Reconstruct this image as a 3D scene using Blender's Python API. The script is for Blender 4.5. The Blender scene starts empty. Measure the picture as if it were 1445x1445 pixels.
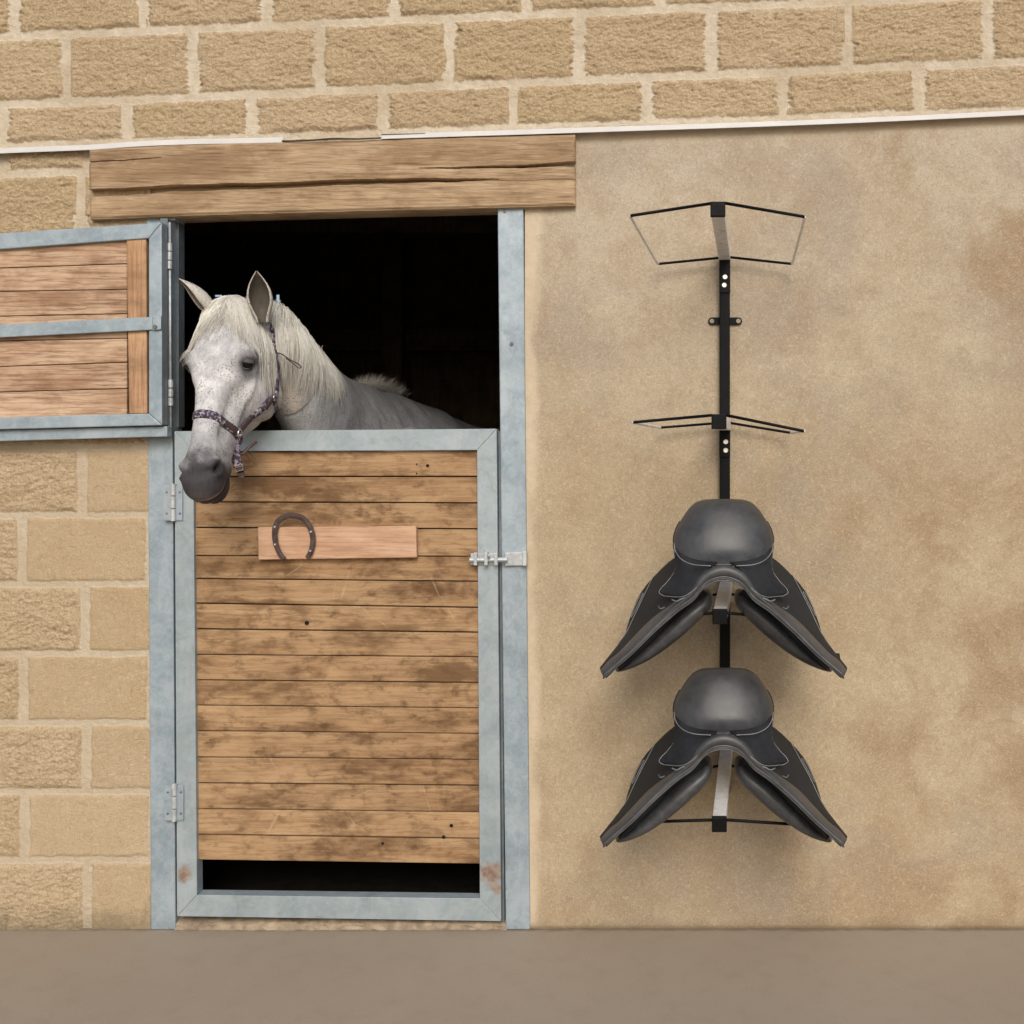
import bpy, math, random
import numpy as np
from mathutils import Vector, Matrix
from mathutils.bvhtree import BVHTree

random.seed(7); np.random.seed(7)
scene = bpy.context.scene
COL = scene.collection

# ------------------------------------------------------------------ survey of the place
# The wall face is the plane y = 0. The photograph was measured on it at 2 mm per pixel.
S = 0.002; VX, VY, D = 950.0, 640.0, 3.0
X0 = (VX - 722.5) * S; Z0 = (1310 - VY) * S
CAM = Vector((X0, -D, Z0))
def P(px, py, y=0.0):
    k = (D + y) / D
    return Vector((X0 + (px - VX) * S * k, y, Z0 - (py - VY) * S * k))

# ------------------------------------------------------------------ numpy noise
_perm = np.random.RandomState(3).rand(512, 512)
def vnoise(x, y):
    xi = np.floor(x).astype(int); yi = np.floor(y).astype(int)
    fx = x - xi; fy = y - yi
    fx = fx * fx * (3 - 2 * fx); fy = fy * fy * (3 - 2 * fy)
    a = _perm[xi % 512, yi % 512]; b = _perm[(xi + 1) % 512, yi % 512]
    c = _perm[xi % 512, (yi + 1) % 512]; d = _perm[(xi + 1) % 512, (yi + 1) % 512]
    return (a * (1 - fx) + b * fx) * (1 - fy) + (c * (1 - fx) + d * fx) * fy
def fbm(x, y, o=4, g=0.5):
    r = 0; a = 1; n = 0
    for i in range(o):
        r = r + a * vnoise(x * 2 ** i + 17.3 * i, y * 2 ** i + 9.1 * i); n += a; a *= g
    return r / n
def sstep(a, b, x):
    t = np.clip((x - a) / (b - a), 0, 1); return t * t * (3 - 2 * t)

# ------------------------------------------------------------------ object helpers
def root_loc(o):
    while o is not None and o.parent: o = o.parent
    return o.location.copy() if o is not None else Vector((0, 0, 0))
def link_mesh(name, me, mat=None, parent=None, loc=None, smooth=False):
    """vertices arrive in world metres; they are stored relative to the thing's base"""
    o = bpy.data.objects.new(name, me); COL.objects.link(o)
    base = root_loc(parent) if parent else Vector(loc or (0, 0, 0))
    if parent: o.parent = parent
    else: o.location = base
    me.transform(Matrix.Translation(-base))
    if mat: me.materials.append(mat)
    if smooth: me.polygons.foreach_set('use_smooth', [True] * len(me.polygons))
    me.update()
    return o
def tag(o, label, cat, group=None, kind=None):
    if label: o['label'] = label
    if cat: o['category'] = cat
    if group: o['group'] = group
    if kind: o['kind'] = kind
    return o
def thing(name, label, cat, loc, group=None):
    o = bpy.data.objects.new(name, None); COL.objects.link(o); o.location = loc
    o.empty_display_size = 0.1
    return tag(o, label, cat, group)
def bevel(o, w=0.002, seg=2):
    m = o.modifiers.new('bevel', 'BEVEL'); m.width = w; m.segments = seg; m.limit_method = 'ANGLE'; m.angle_limit = math.radians(40)
    m.harden_normals = False
    return o

class MB:
    def __init__(s): s.v = []; s.f = []; s.c = []
    def add(s, vs, fs, col=(0, 0, 0)):
        n = len(s.v); s.v += [tuple(v) for v in vs]; s.f += [tuple(i + n for i in f) for f in fs]
        if len(vs) and isinstance(col, list): s.c += col
        else: s.c += [col] * len(vs)
        return s
    def slab(s, quad, yf, yb, col=(0, 0, 0)):
        """quad: TL TR BR BL pixel corners measured at depth yf; straight back to yb"""
        f = [P(a, b, yf) for a, b in quad]; b = [Vector((p.x, yb, p.z)) for p in f]
        return s.add(f + b, [(0, 3, 2, 1), (4, 5, 6, 7), (0, 1, 5, 4), (1, 2, 6, 5), (2, 3, 7, 6), (3, 0, 4, 7)], col)
    def box(s, x0, x1, y0, y1, z0, z1, col=(0, 0, 0)):
        v = [(x0, y0, z1), (x1, y0, z1), (x1, y0, z0), (x0, y0, z0), (x0, y1, z1), (x1, y1, z1), (x1, y1, z0), (x0, y1, z0)]
        return s.add(v, [(0, 3, 2, 1), (4, 5, 6, 7), (0, 1, 5, 4), (1, 2, 6, 5), (2, 3, 7, 6), (3, 0, 4, 7)], col)
    def tube(s, pts, ra, rb=None, n=8, closed=False, normals=None, col=(0, 0, 0), caps=True):
        """sweep; ra along the side, rb along the normal; each a number or a list"""
        pts = [Vector(p) for p in pts]; m = len(pts)
        rb = ra if rb is None else rb
        ra = ra if isinstance(ra, (list, tuple)) else [ra] * m
        rb = rb if isinstance(rb, (list, tuple)) else [rb] * m
        vs = []; prev = None
        for i, p in enumerate(pts):
            a = pts[(i - 1) % m] if (closed or i > 0) else p
            b = pts[(i + 1) % m] if (closed or i < m - 1) else p
            t = (b - a).normalized()
            if normals: nn = Vector(normals[i])
            elif prev is not None: nn = prev
            else: nn = Vector((0, 0, 1)) if abs(t.z) < 0.9 else Vector((0, 1, 0))
            nn = (nn - t * nn.dot(t)).normalized(); prev = nn
            sd = t.cross(nn)
            for k in range(n):
                q = 2 * math.pi * k / n
                vs.append(p + sd * (math.cos(q) * ra[i]) + nn * (math.sin(q) * rb[i]))
        fs = []
        for i in range(m if closed else m - 1):
            j = (i + 1) % m
            for k in range(n):
                l = (k + 1) % n
                fs.append((i * n + k, i * n + l, j * n + l, j * n + k))
        if not closed and caps:
            fs.append(tuple(range(n - 1, -1, -1))); fs.append(tuple((m - 1) * n + k for k in range(n)))
        return s.add(vs, fs, col)
    def loft(s, rings, col=(0, 0, 0), closed_ends=True):
        n = len(rings[0]); vs = [p for r in rings for p in r]; fs = []
        for i in range(len(rings) - 1):
            for k in range(n):
                l = (k + 1) % n
                fs.append((i * n + k, i * n + l, (i + 1) * n + l, (i + 1) * n + k))
        if closed_ends:
            fs.append(tuple(range(n - 1, -1, -1))); fs.append(tuple((len(rings) - 1) * n + k for k in range(n)))
        return s.add(vs, fs, col)
    def sheet(s, rows, thick, col=(0, 0, 0)):
        """rows of points -> closed leather sheet with thickness (front rows given, back offset by the normal)"""
        R = len(rows); C = len(rows[0]); g = [[Vector(p) for p in r] for r in rows]; back = []
        for i in range(R):
            br = []
            for j in range(C):
                du = g[min(i + 1, R - 1)][j] - g[max(i - 1, 0)][j]; dv = g[i][min(j + 1, C - 1)] - g[i][max(j - 1, 0)]
                nn = du.cross(dv)
                nn = nn.normalized() if nn.length > 1e-9 else Vector((0, -1, 0))
                if nn.dot(CAM - g[i][j]) < 0: nn = -nn
                br.append(g[i][j] - nn * thick)
            back.append(br)
        vs = [p for r in g for p in r] + [p for r in back for p in r]; o = R * C; fs = []
        for i in range(R - 1):
            for j in range(C - 1):
                a = i * C + j; fs.append((a, a + 1, a + C + 1, a + C)); fs.append((o + a, o + a + C, o + a + C + 1, o + a + 1))
        for i in range(R - 1):
            a = i * C; fs.append((a, a + C, o + a + C, o + a)); a = i * C + C - 1; fs.append((a, o + a, o + a + C, a + C))
        for j in range(C - 1):
            a = j; fs.append((a, o + a, o + a + 1, a + 1)); a = (R - 1) * C + j; fs.append((a, a + 1, o + a + 1, o + a))
        return s.add(vs, fs, col)
    def build(s, name, mat, parent=None, loc=None, smooth=False, fix=True):
        me = bpy.data.meshes.new(name); me.from_pydata(s.v, [], s.f); me.validate()
        at = me.color_attributes.new('tone', 'FLOAT_COLOR', 'POINT')
        c = np.ones((len(s.v), 4), dtype=np.float32); c[:, :3] = np.array(s.c, dtype=np.float32)
        at.data.foreach_set('color', c.ravel())
        if fix:
            import bmesh
            bm = bmesh.new(); bm.from_mesh(me); bmesh.ops.recalc_face_normals(bm, faces=bm.faces); bm.to_mesh(me); bm.free()
        return link_mesh(name, me, mat, parent, loc, smooth)

def grid_object(name, X, Y, Z, C, mat, parent, flip=False):
    R, K = X.shape
    me = bpy.data.meshes.new(name)
    me.vertices.add(R * K); me.vertices.foreach_set('co', np.stack([X, Y, Z], -1).astype(np.float32).ravel())
    a = (np.arange(R - 1)[:, None] * K + np.arange(K - 1)[None, :]).ravel()
    q = np.stack([a, a + K, a + K + 1, a + 1], -1)      # rows run downwards, columns to +x : faces -y
    if flip: q = q[:, ::-1]
    nf = len(a); me.loops.add(nf * 4); me.loops.foreach_set('vertex_index', q.astype(np.int32).ravel())
    me.polygons.add(nf); me.polygons.foreach_set('loop_start', (np.arange(nf) * 4).astype(np.int32))
    me.polygons.foreach_set('loop_total', np.full(nf, 4, dtype=np.int32))
    at = me.color_attributes.new('tone', 'FLOAT_COLOR', 'POINT')
    c = np.ones((R * K, 4), dtype=np.float32); c[:, :3] = C.reshape(-1, 3)
    at.data.foreach_set('color', c.ravel())
    me.update(calc_edges=True); me.validate()
    return link_mesh(name, me, mat, parent, smooth=True)

def resample(pts, n):
    pts = [Vector(p) for p in pts]; L = [0]
    for a, b in zip(pts, pts[1:]): L.append(L[-1] + (b - a).length)
    out = []
    for i in range(n):
        d = L[-1] * i / (n - 1); k = 0
        while k < len(L) - 2 and L[k + 1] < d: k += 1
        t = (d - L[k]) / max(L[k + 1] - L[k], 1e-9); out.append(pts[k].lerp(pts[k + 1], t))
    return out
def curve(pts, n=40):
    """Catmull-Rom through points"""
    p = [Vector(a) for a in pts]; p = [p[0] * 2 - p[1]] + p + [p[-1] * 2 - p[-2]]; out = []
    seg = len(p) - 3; per = max(2, n // seg)
    for i in range(seg):
        a, b, c, d = p[i:i + 4]
        for k in range(per):
            t = k / per
            out.append(0.5 * ((2 * b) + (c - a) * t + (2 * a - 5 * b + 4 * c - d) * t * t + (3 * b - a - 3 * c + d) * t ** 3))
    out.append(p[-2]); return out

# ------------------------------------------------------------------ materials
class NT:
    def __init__(s, name, rough=0.8, metal=0.0, spec=0.5):
        s.m = bpy.data.materials.new(name); s.m.use_nodes = True; s.t = s.m.node_tree
        s.b = s.t.nodes['Principled BSDF']; s.b.inputs['Roughness'].default_value = rough
        s.b.inputs['Metallic'].default_value = metal; s.b.inputs['Specular IOR Level'].default_value = spec
        s.co = s.n('ShaderNodeTexCoord').outputs['Object']
    def n(s, t, **kw):
        x = s.t.nodes.new(t)
        for k, v in kw.items(): setattr(x, k, v)
        return x
    def l(s, a, b): s.t.links.new(a, b)
    def put(s, sock, v):
        if isinstance(v, bpy.types.NodeSocket): s.l(v, sock)
        elif isinstance(v, tuple) and len(v) == 3 and sock.type == 'RGBA': sock.default_value = (*v, 1)
        else: sock.default_value = v
    def map(s, scale=(1, 1, 1), loc=(0, 0, 0), rot=(0, 0, 0), co=None):
        x = s.n('ShaderNodeMapping'); s.l(co or s.co, x.inputs[0]); x.inputs['Scale'].default_value = scale
        x.inputs['Location'].default_value = loc; x.inputs['Rotation'].default_value = rot; return x.outputs[0]
    def noise(s, sc, det=4, rough=0.55, dist=0.0, co=None):
        x = s.n('ShaderNodeTexNoise'); s.l(co or s.co, x.inputs['Vector']); x.inputs['Scale'].default_value = sc
        x.inputs['Detail'].default_value = det; x.inputs['Roughness'].default_value = rough; x.inputs['Distortion'].default_value = dist
        return x.outputs['Fac']
    def voro(s, sc, co=None, feature='F1', out='Distance', rnd=1.0):
        x = s.n('ShaderNodeTexVoronoi', feature=feature); s.l(co or s.co, x.inputs['Vector']); x.inputs['Scale'].default_value = sc
        x.inputs['Randomness'].default_value = rnd
        return x.outputs[out]
    def ramp(s, v, stops, interp='LINEAR'):
        x = s.n('ShaderNodeValToRGB'); s.l(v, x.inputs[0]); e = x.color_ramp.elements; x.color_ramp.interpolation = interp
        while len(e) < len(stops): e.new(0.5)
        for i, (p, c) in enumerate(stops):
            e[i].position = p; e[i].color = (*c, 1) if isinstance(c, tuple) else (c, c, c, 1)
        return x.outputs[0]
    def rng(s, v, a, b, c=0.0, d=1.0):
        x = s.n('ShaderNodeMapRange'); s.l(v, x.inputs[0])
        for i, q in enumerate((a, b, c, d)): x.inputs[i + 1].default_value = q
        return x.outputs[0]
    def mix(s, f, a, b, mode='MIX'):
        x = s.n('ShaderNodeMix', data_type='RGBA', blend_type=mode); s.put(x.inputs[0], f); s.put(x.inputs[6], a); s.put(x.inputs[7], b)
        return x.outputs[2]
    def math(s, op, a, b=0.0, clamp=False):
        x = s.n('ShaderNodeMath', operation=op); x.use_clamp = clamp; s.put(x.inputs[0], a); s.put(x.inputs[1], b); return x.outputs[0]
    def attr(s, ch=None):
        x = s.n('ShaderNodeAttribute', attribute_name='tone')
        if ch is None: return x.outputs['Color']
        y = s.n('ShaderNodeSeparateColor'); s.l(x.outputs['Color'], y.inputs[0]); return y.outputs[ch]
    def xyz(s, ch, co=None):
        x = s.n('ShaderNodeSeparateXYZ'); s.l(co or s.co, x.inputs[0]); return x.outputs[ch]
    def near(s, p, r, wob=0.5, nsc=12):
        """blotch mask around a point in object space"""
        x = s.n('ShaderNodeVectorMath', operation='DISTANCE'); s.l(s.co, x.inputs[0]); x.inputs[1].default_value = p
        d = s.math('ADD', x.outputs['Value'], s.math('MULTIPLY', s.math('SUBTRACT', s.noise(nsc, 5), 0.5), wob * r * 2))
        return s.rng(d, r, r * 0.5)
    def bump(s, h, st=0.3, dist=0.01, prev=None):
        x = s.n('ShaderNodeBump'); x.inputs['Strength'].default_value = st; x.inputs['Distance'].default_value = dist
        s.l(h, x.inputs['Height'])
        if prev: s.l(prev, x.inputs['Normal'])
        return x.outputs[0]
    def done(s, col=None, rough=None, nrm=None):
        if col is not None: s.put(s.b.inputs['Base Color'], col)
        if rough is not None: s.put(s.b.inputs['Roughness'], rough)
        if nrm is not None: s.l(nrm, s.b.inputs['Normal'])
        return s.m

def mat_block():
    k = NT('split_face_block', 0.95, spec=0.2)
    mask, tone, rf = k.attr(0), k.attr(1), k.attr(2)
    big = k.noise(9, 4); fine = k.noise(230, 5, 0.75); med = k.noise(90, 6, 0.75, 0.9)
    base = k.mix(tone, (0.54, 0.395, 0.215), (0.68, 0.535, 0.350))
    hue = k.math('FRACT', k.math('MULTIPLY', tone, 7.31))
    base = k.mix(k.math('MULTIPLY', hue, 0.45), base, (0.60, 0.445, 0.315))
    base = k.mix(k.math('MULTIPLY', k.math('SUBTRACT', 1.0, rf), 0.5), base, (0.53, 0.41, 0.275))
    base = k.mix(k.rng(big, 0.3, 0.7), base, k.mix(0.5, base, (0.50, 0.36, 0.20)))
    speck = k.mix(k.rng(fine, 0.42, 0.62), (0.66, 0.53, 0.36), (0.27, 0.18, 0.10))
    base = k.mix(k.math('MULTIPLY', rf, 0.42), base, speck)
    base = k.mix(k.math('MULTIPLY', k.rng(med, 0.54, 0.68), 0.40), base, (0.27, 0.175, 0.09))
    base = k.mix(k.math('MULTIPLY', k.rng(med, 0.47, 0.36), 0.50), base, (0.70, 0.57, 0.39))
    pock = k.rng(k.voro(240), 0.10, 0.02)
    base = k.mix(k.math('MULTIPLY', pock, 0.2), base, (0.2, 0.13, 0.07))
    mort = k.mix(k.rng(k.noise(30, 6, 0.7), 0.35, 0.65), (0.64, 0.54, 0.40), (0.76, 0.675, 0.545))
    mort = k.mix(k.math('MULTIPLY', k.rng(k.noise(5, 3), 0.45, 0.65), 0.4), mort, (0.47, 0.355, 0.215))
    mort = k.mix(k.math('MULTIPLY', k.math('SUBTRACT', 1.0, rf), 0.65), mort, (0.58, 0.475, 0.335))
    mm = k.math('ADD', mask, k.math('MULTIPLY', k.math('SUBTRACT', k.noise(120, 4, 0.7), 0.5), 0.7))
    base = k.mix(k.math('MULTIPLY', rf, k.math('MULTIPLY', k.rng(k.noise(70, 6, 0.75, 1.2), 0.52, 0.64), 0.45)), base, (0.26, 0.17, 0.09))
    c = k.mix(k.rng(mm, 0.35, 0.62), mort, base)
    # damp grime splashed along the foot of the wall
    z = k.xyz(2); g = k.rng(k.math('ADD', z, k.math('MULTIPLY', k.noise(18, 6, 0.7), 0.16)), 0.15, 0.07)
    c = k.mix(k.math('MULTIPLY', g, 0.62), c, (0.13, 0.105, 0.07))
    h = k.math('ADD', k.math('MULTIPLY', fine, 0.6), k.math('MULTIPLY', med, 0.9))
    return k.done(c, 0.95, k.bump(h, 0.9, 0.008))
def mat_plaster():
    k = NT('mottled_plaster', 0.93, spec=0.2)
    edge = k.attr(0)
    fib = k.noise(85, 7, 0.75, 2.6); fine = k.noise(260, 4, 0.7); big = k.noise(2.1, 5, 0.6); mid = k.noise(8, 6, 0.65)
    z = k.xyz(2); x = k.xyz(0)
    c = k.mix(k.rng(big, 0.35, 0.68), (0.462, 0.378, 0.258), (0.378, 0.292, 0.186))
    pale = k.rng(k.math('ADD', z, k.math('MULTIPLY', k.noise(1.6, 4), 1.3)), 1.9, 2.9)
    c = k.mix(k.math('MULTIPLY', pale, 0.85), c, (0.465, 0.415, 0.335))
    brown = k.math('MULTIPLY', k.rng(k.noise(3.1, 6, 0.65, 0.5), 0.48, 0.62), k.rng(x, 0.35, 1.4))
    c = k.mix(k.math('MULTIPLY', brown, 0.78), c, (0.285, 0.192, 0.110))
    grey = k.rng(k.noise(2.6, 4, 0.6, 0.3, co=k.map((1, 1, 1), (5, 3, 1))), 0.52, 0.66)
    c = k.mix(k.math('MULTIPLY', grey, 0.6), c, (0.31, 0.265, 0.21))
    c = k.mix(k.math('MULTIPLY', k.rng(mid, 0.45, 0.66), 0.38), c, (0.29, 0.205, 0.122))
    c = k.mix(k.math('MULTIPLY', k.rng(fib, 0.48, 0.62), 0.42), c, (0.225, 0.155, 0.092))
    c = k.mix(k.math('MULTIPLY', k.rng(fib, 0.48, 0.38), 0.50), c, (0.60, 0.49, 0.35))
    c = k.mix(k.math('MULTIPLY', k.rng(fine, 0.5, 0.8), 0.35), c, (0.25, 0.17, 0.10))
    c = k.mix(k.math('MULTIPLY', edge, 0.85), c, k.mix(k.noise(60, 5), (0.52, 0.415, 0.285), (0.66, 0.56, 0.43)))
    g = k.rng(k.math('ADD', z, k.math('MULTIPLY', k.noise(9, 5), 0.10)), 0.085, 0.055)
    c = k.mix(k.math('MULTIPLY', g, 0.45), c, (0.22, 0.16, 0.095))
    h = k.math('ADD', fib, k.math('MULTIPLY', fine, 0.5))
    return k.done(c, 0.93, k.bump(h, 0.30, 0.003))
def mat_wood(name, light, mid, dark, vertical=False, stain=0.6, grain=1.0, scr=0.0, stainc=(0.10, 0.05, 0.02), bs=(7, 18)):
    k = NT(name, 0.8, spec=0.25)
    tone = k.attr(0); off = k.attr(1)
    comb = k.n('ShaderNodeCombineXYZ'); k.l(k.math('MULTIPLY', off, 37.0), comb.inputs[0]); k.l(k.math('MULTIPLY', off, 11.0), comb.inputs[1]); k.l(k.math('MULTIPLY', off, 5.0), comb.inputs[2])
    av = k.n('ShaderNodeVectorMath', operation='ADD'); k.l(k.co, av.inputs[0]); k.l(comb.outputs[0], av.inputs[1]); co = av.outputs[0]
    st = (1, 1, 0.09) if vertical else (0.09, 1, 1)
    g1 = k.noise(95, 6, 0.65, 0.35, co=k.map(st, co=co)); g2 = k.noise(22, 5, 0.6, 1.6, co=k.map(st, co=co))
    ring = k.n('ShaderNodeTexWave', wave_type='BANDS', bands_direction='X' if vertical else 'Z'); k.l(k.map((1, 1, 0.16) if vertical else (0.16, 1, 1), co=co), ring.inputs[0])
    ring.inputs['Scale'].default_value = 24; ring.inputs['Distortion'].default_value = 9; ring.inputs['Detail'].default_value = 4; ring.inputs['Detail Scale'].default_value = 1.2
    c = k.mix(k.rng(g2, 0.35, 0.65), light, mid)
    c = k.mix(k.math('MULTIPLY', k.rng(ring.outputs['Fac'], 0.15, 0.0), 0.30 * grain), c, dark)
    c = k.mix(k.math('MULTIPLY', k.rng(g1, 0.48, 0.72), 0.6 * grain), c, dark)
    bl = k.noise(bs[0], 6, 0.65, 0.2, co=k.map((0.40, 1, 1.0), co=co)); bl2 = k.noise(bs[1], 5, 0.65, 0.15, co=k.map((0.6, 1, 1), co=co))
    c = k.mix(k.math('MULTIPLY', k.rng(bl, 0.50, 0.63), stain * .85), c, stainc)
    c = k.mix(k.math('MULTIPLY', k.rng(bl2, 0.52, 0.68), stain * 0.9), c, stainc)
    c = k.mix(k.math('MULTIPLY', k.rng(bl, 0.48, 0.34), 0.45), c, tuple(min(1, q * 1.25) for q in light))
    kv = k.voro(6.5, co=k.map((0.55, 0.01, 1) if not vertical else (1, .01, .5), co=co)); c = k.mix(k.math('MULTIPLY', k.rng(kv, 0.075, 0.03), 0.75), c, (0.08, 0.035, 0.012))
    c = k.mix(k.math('MULTIPLY', k.math('MULTIPLY', k.rng(kv, 0.075, 0.10), k.rng(kv, 0.17, 0.10)), 0.3), c, dark)
    if scr:
        sv = k.voro(7.5, feature='DISTANCE_TO_EDGE', co=k.map((0.7, 0.01, 1.5), rot=(0, 0.5, 0), co=None))
        sn = k.noise(5, 3, co=k.map(loc=(3, 1, 7)))
        line = k.math('MULTIPLY', k.rng(k.math('ADD', sv, k.math('MULTIPLY', k.math('SUBTRACT', k.noise(30, 3), 0.5), 0.05)), 0.010, 0.002), k.rng(sn, 0.53, 0.60))
        c = k.mix(k.math('MULTIPLY', line, scr), c, (0.62, 0.45, 0.29))
    c = k.mix(0.35, c, k.mix(tone, k.mix(0.30, c, dark), k.mix(0.28, c, tuple(min(1, q * 1.35) for q in light))))
    h = k.math('ADD', k.math('MULTIPLY', g1, 1.0), k.math('MULTIPLY', ring.outputs['Fac'], 0.25))
    return k.done(c, 0.82, k.bump(h, 0.35, 0.002))
def mat_galv(name, a, b, rust=(), rough=0.5):
    k = NT(name, rough, 0.25, 0.4)
    sp = k.n('ShaderNodeTexVoronoi'); k.l(k.co, sp.inputs['Vector']); sp.inputs['Scale'].default_value = 70
    v = k.math('ADD', k.math('MULTIPLY', k.noise(6, 6, 0.7, 0.4), 0.6), k.math('MULTIPLY', k.noise(34, 6, 0.75, 1.0), 0.4))
    c = k.mix(k.rng(v, 0.41, 0.59), a, b)
    c = k.mix(0.035, c, sp.outputs['Color'], 'SOFT_LIGHT')
    drip = k.noise(26, 4, 0.6, 0.5, co=k.map((1, 1, 0.12)))
    c = k.mix(k.math('MULTIPLY', k.rng(drip, 0.55, 0.75), 0.28), c, (0.50, 0.52, 0.52))
    gr = k.rng(k.noise(13, 6, 0.75, 0.8, co=k.map(loc=(2, 5, 1))), 0.57, 0.72)
    c = k.mix(k.math('MULTIPLY', gr, 0.35), c, (0.17, 0.17, 0.145))
    dot = k.rng(k.voro(55, co=k.map(loc=(1, 1, 3))), 0.07, 0.03)
    c = k.mix(k.math('MULTIPLY', k.math('MULTIPLY', dot, k.rng(k.noise(9, 2), 0.5, 0.6)), 0.5), c, (0.12, 0.12, 0.12))
    for p, r in rust:
        m = k.near(p, r, 0.8, 28)
        c = k.mix(k.math('MULTIPLY', m, 0.85), c, k.mix(k.rng(k.noise(60, 5, 0.7), 0.4, 0.6), (0.22, 0.12, 0.075), (0.34, 0.25, 0.19)))
    return k.done(c, k.rng(k.noise(30, 4), 0.3, 0.7, rough - 0.1, rough + 0.15), k.bump(k.noise(60, 5, 0.6), 0.12, 0.002))
def plain(name, col, rough=0.5, metal=0.0, spec=0.5, var=0.25, nsc=40, bump=0.1):
    k = NT(name, rough, metal, spec)
    c = k.mix(k.rng(k.noise(nsc, 5, 0.65), 0.3, 0.7), tuple(q * (1 - var) for q in col), tuple(min(1, q * (1 + var)) for q in col))
    return k.done(c, k.rng(k.noise(nsc * 0.6, 4), 0.3, 0.7, max(0.05, rough - 0.08), rough + 0.08), k.bump(k.noise(nsc * 3, 3), bump, 0.001))
def mat_leather(name, col, rough, worn=0.0):
    k = NT(name, rough, 0, 0.5)
    g = k.voro(420, feature='DISTANCE_TO_EDGE'); n = k.noise(14, 5, 0.65)
    c = k.mix(k.rng(n, 0.35, 0.7), tuple(q * 0.75 for q in col), tuple(q * 1.35 for q in col))
    c = k.mix(k.math('MULTIPLY', k.rng(k.noise(55, 7, 0.8, 0.8), 0.48, 0.72), 0.25 + worn), c, tuple(q * 2.4 for q in col))
    b = k.bump(g, 0.10, 0.0008); b = k.bump(k.noise(35, 5, 0.6), 0.10, 0.004, b)
    return k.done(c, k.rng(n, 0.3, 0.7, rough - 0.06, rough + 0.08), b)
def mat_coat():
    k = NT('grey_horse_coat', 0.7, spec=0.25)
    k.b.inputs['Sheen Weight'].default_value = 0.0
    base = k.attr()
    v = k.voro(175); n = k.noise(6, 4)
    msk = k.math('MULTIPLY', k.rng(v, 0.42, 0.20), k.rng(k.noise(30, 5, 0.7), 0.40, 0.58))
    lum = k.attr(0)
    c = k.mix(k.math('MULTIPLY', msk, 0.85), base, k.mix(0.80, base, (0.06, 0.05, 0.045)))
    hair = k.noise(150, 4, 0.65, 0.2, co=k.map((1, 1, 0.18)))
    c = k.mix(k.math('MULTIPLY', k.rng(hair, 0.42, 0.66), 0.42), c, k.mix(1.0, c, (0.55, 0.54, 0.53), 'MULTIPLY'))
    c = k.mix(k.math('MULTIPLY', k.rng(k.noise(13, 6, 0.7, 0.5), 0.45, 0.68), 0.6), c, k.mix(1.0, c, (0.62, 0.62, 0.64), 'MULTIPLY'))
    return k.done(c, 0.7, k.bump(hair, 0.25, 0.0025, k.bump(k.noise(26, 4), 0.18, 0.004)))
def mat_hair():
    k = NT('mane_hair', 0.55, spec=0.3)
    c = k.mix(k.attr(0), (0.50, 0.47, 0.41), (0.82, 0.80, 0.73)); c = k.mix(k.math('MULTIPLY', k.attr(1), 0.9), c, (0.17, 0.15, 0.13))
    return k.done(c, 0.55)
def mat_strap():
    k = NT('woven_halter_rope', 0.8, spec=0.2)
    v = k.n('ShaderNodeTexVoronoi'); k.l(k.co, v.inputs['Vector']); v.inputs['Scale'].default_value = 150
    s = k.n('ShaderNodeSeparateColor'); k.l(v.outputs['Color'], s.inputs[0])
    c = k.ramp(s.outputs[0], [(0, (0.06, 0.05, 0.075)), (0.35, (0.20, 0.18, 0.225)), (0.6, (0.075, 0.045, 0.065)), (0.8, (0.33, 0.30, 0.31)), (0.92, (0.03, 0.025, 0.035))], 'CONSTANT')
    return k.done(c, 0.8, k.bump(v.outputs['Distance'], 0.8, 0.003))
def mat_ground():
    k = NT('compacted_screed', 0.92, spec=0.2)
    n = k.noise(1.4, 6, 0.6); f = k.noise(190, 6, 0.75); m = k.noise(14, 5, 0.6)
    c = k.mix(k.rng(n, 0.35, 0.65), (0.325, 0.268, 0.205), (0.350, 0.291, 0.226))
    c = k.mix(k.math('MULTIPLY', k.rng(f, 0.5, 0.68), 0.35), c, (0.19, 0.15, 0.11))
    c = k.mix(k.math('MULTIPLY', k.rng(m, 0.5, 0.7), 0.18), c, (0.24, 0.185, 0.135))
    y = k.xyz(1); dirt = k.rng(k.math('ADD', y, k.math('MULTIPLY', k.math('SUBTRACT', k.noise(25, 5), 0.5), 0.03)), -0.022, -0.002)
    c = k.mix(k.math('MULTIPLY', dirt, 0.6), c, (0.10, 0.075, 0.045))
    return k.done(c, 0.92, k.bump(f, 0.2, 0.002))

MAT = {}
MAT['block'] = mat_block(); MAT['plaster'] = mat_plaster(); MAT['ground'] = mat_ground()
MAT['door_wood'] = mat_wood('weathered_door_boards', (0.420, 0.275, 0.150), (0.315, 0.185, 0.092), (0.12, 0.064, 0.030), stain=0.95, scr=0.3, stainc=(0.105, 0.052, 0.022), bs=(12, 28))
MAT['shutter_wood'] = mat_wood('pine_shutter_boards', (0.56, 0.405, 0.28), (0.45, 0.29, 0.185), (0.17, 0.085, 0.045), stain=0.6, grain=1.7, stainc=(0.19, 0.085, 0.04))
MAT['batten_wood'] = mat_wood('orange_pine_batten', (0.50, 0.315, 0.185), (0.41, 0.235, 0.130), (0.20, 0.10, 0.05), vertical=True, stain=0.45, grain=1.4)
MAT['lintel_wood'] = mat_wood('lintel_timber', (0.44, 0.32, 0.20), (0.35, 0.235, 0.135), (0.14, 0.085, 0.045), stain=0.7, grain=1.4, stainc=(0.17, 0.095, 0.045))
MAT['plaque_wood'] = mat_wood('pink_pine_board', (0.55, 0.365, 0.245), (0.44, 0.255, 0.155), (0.26, 0.13, 0.075), stain=0.5, grain=1.2, stainc=(0.42, 0.19, 0.09))
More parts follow.
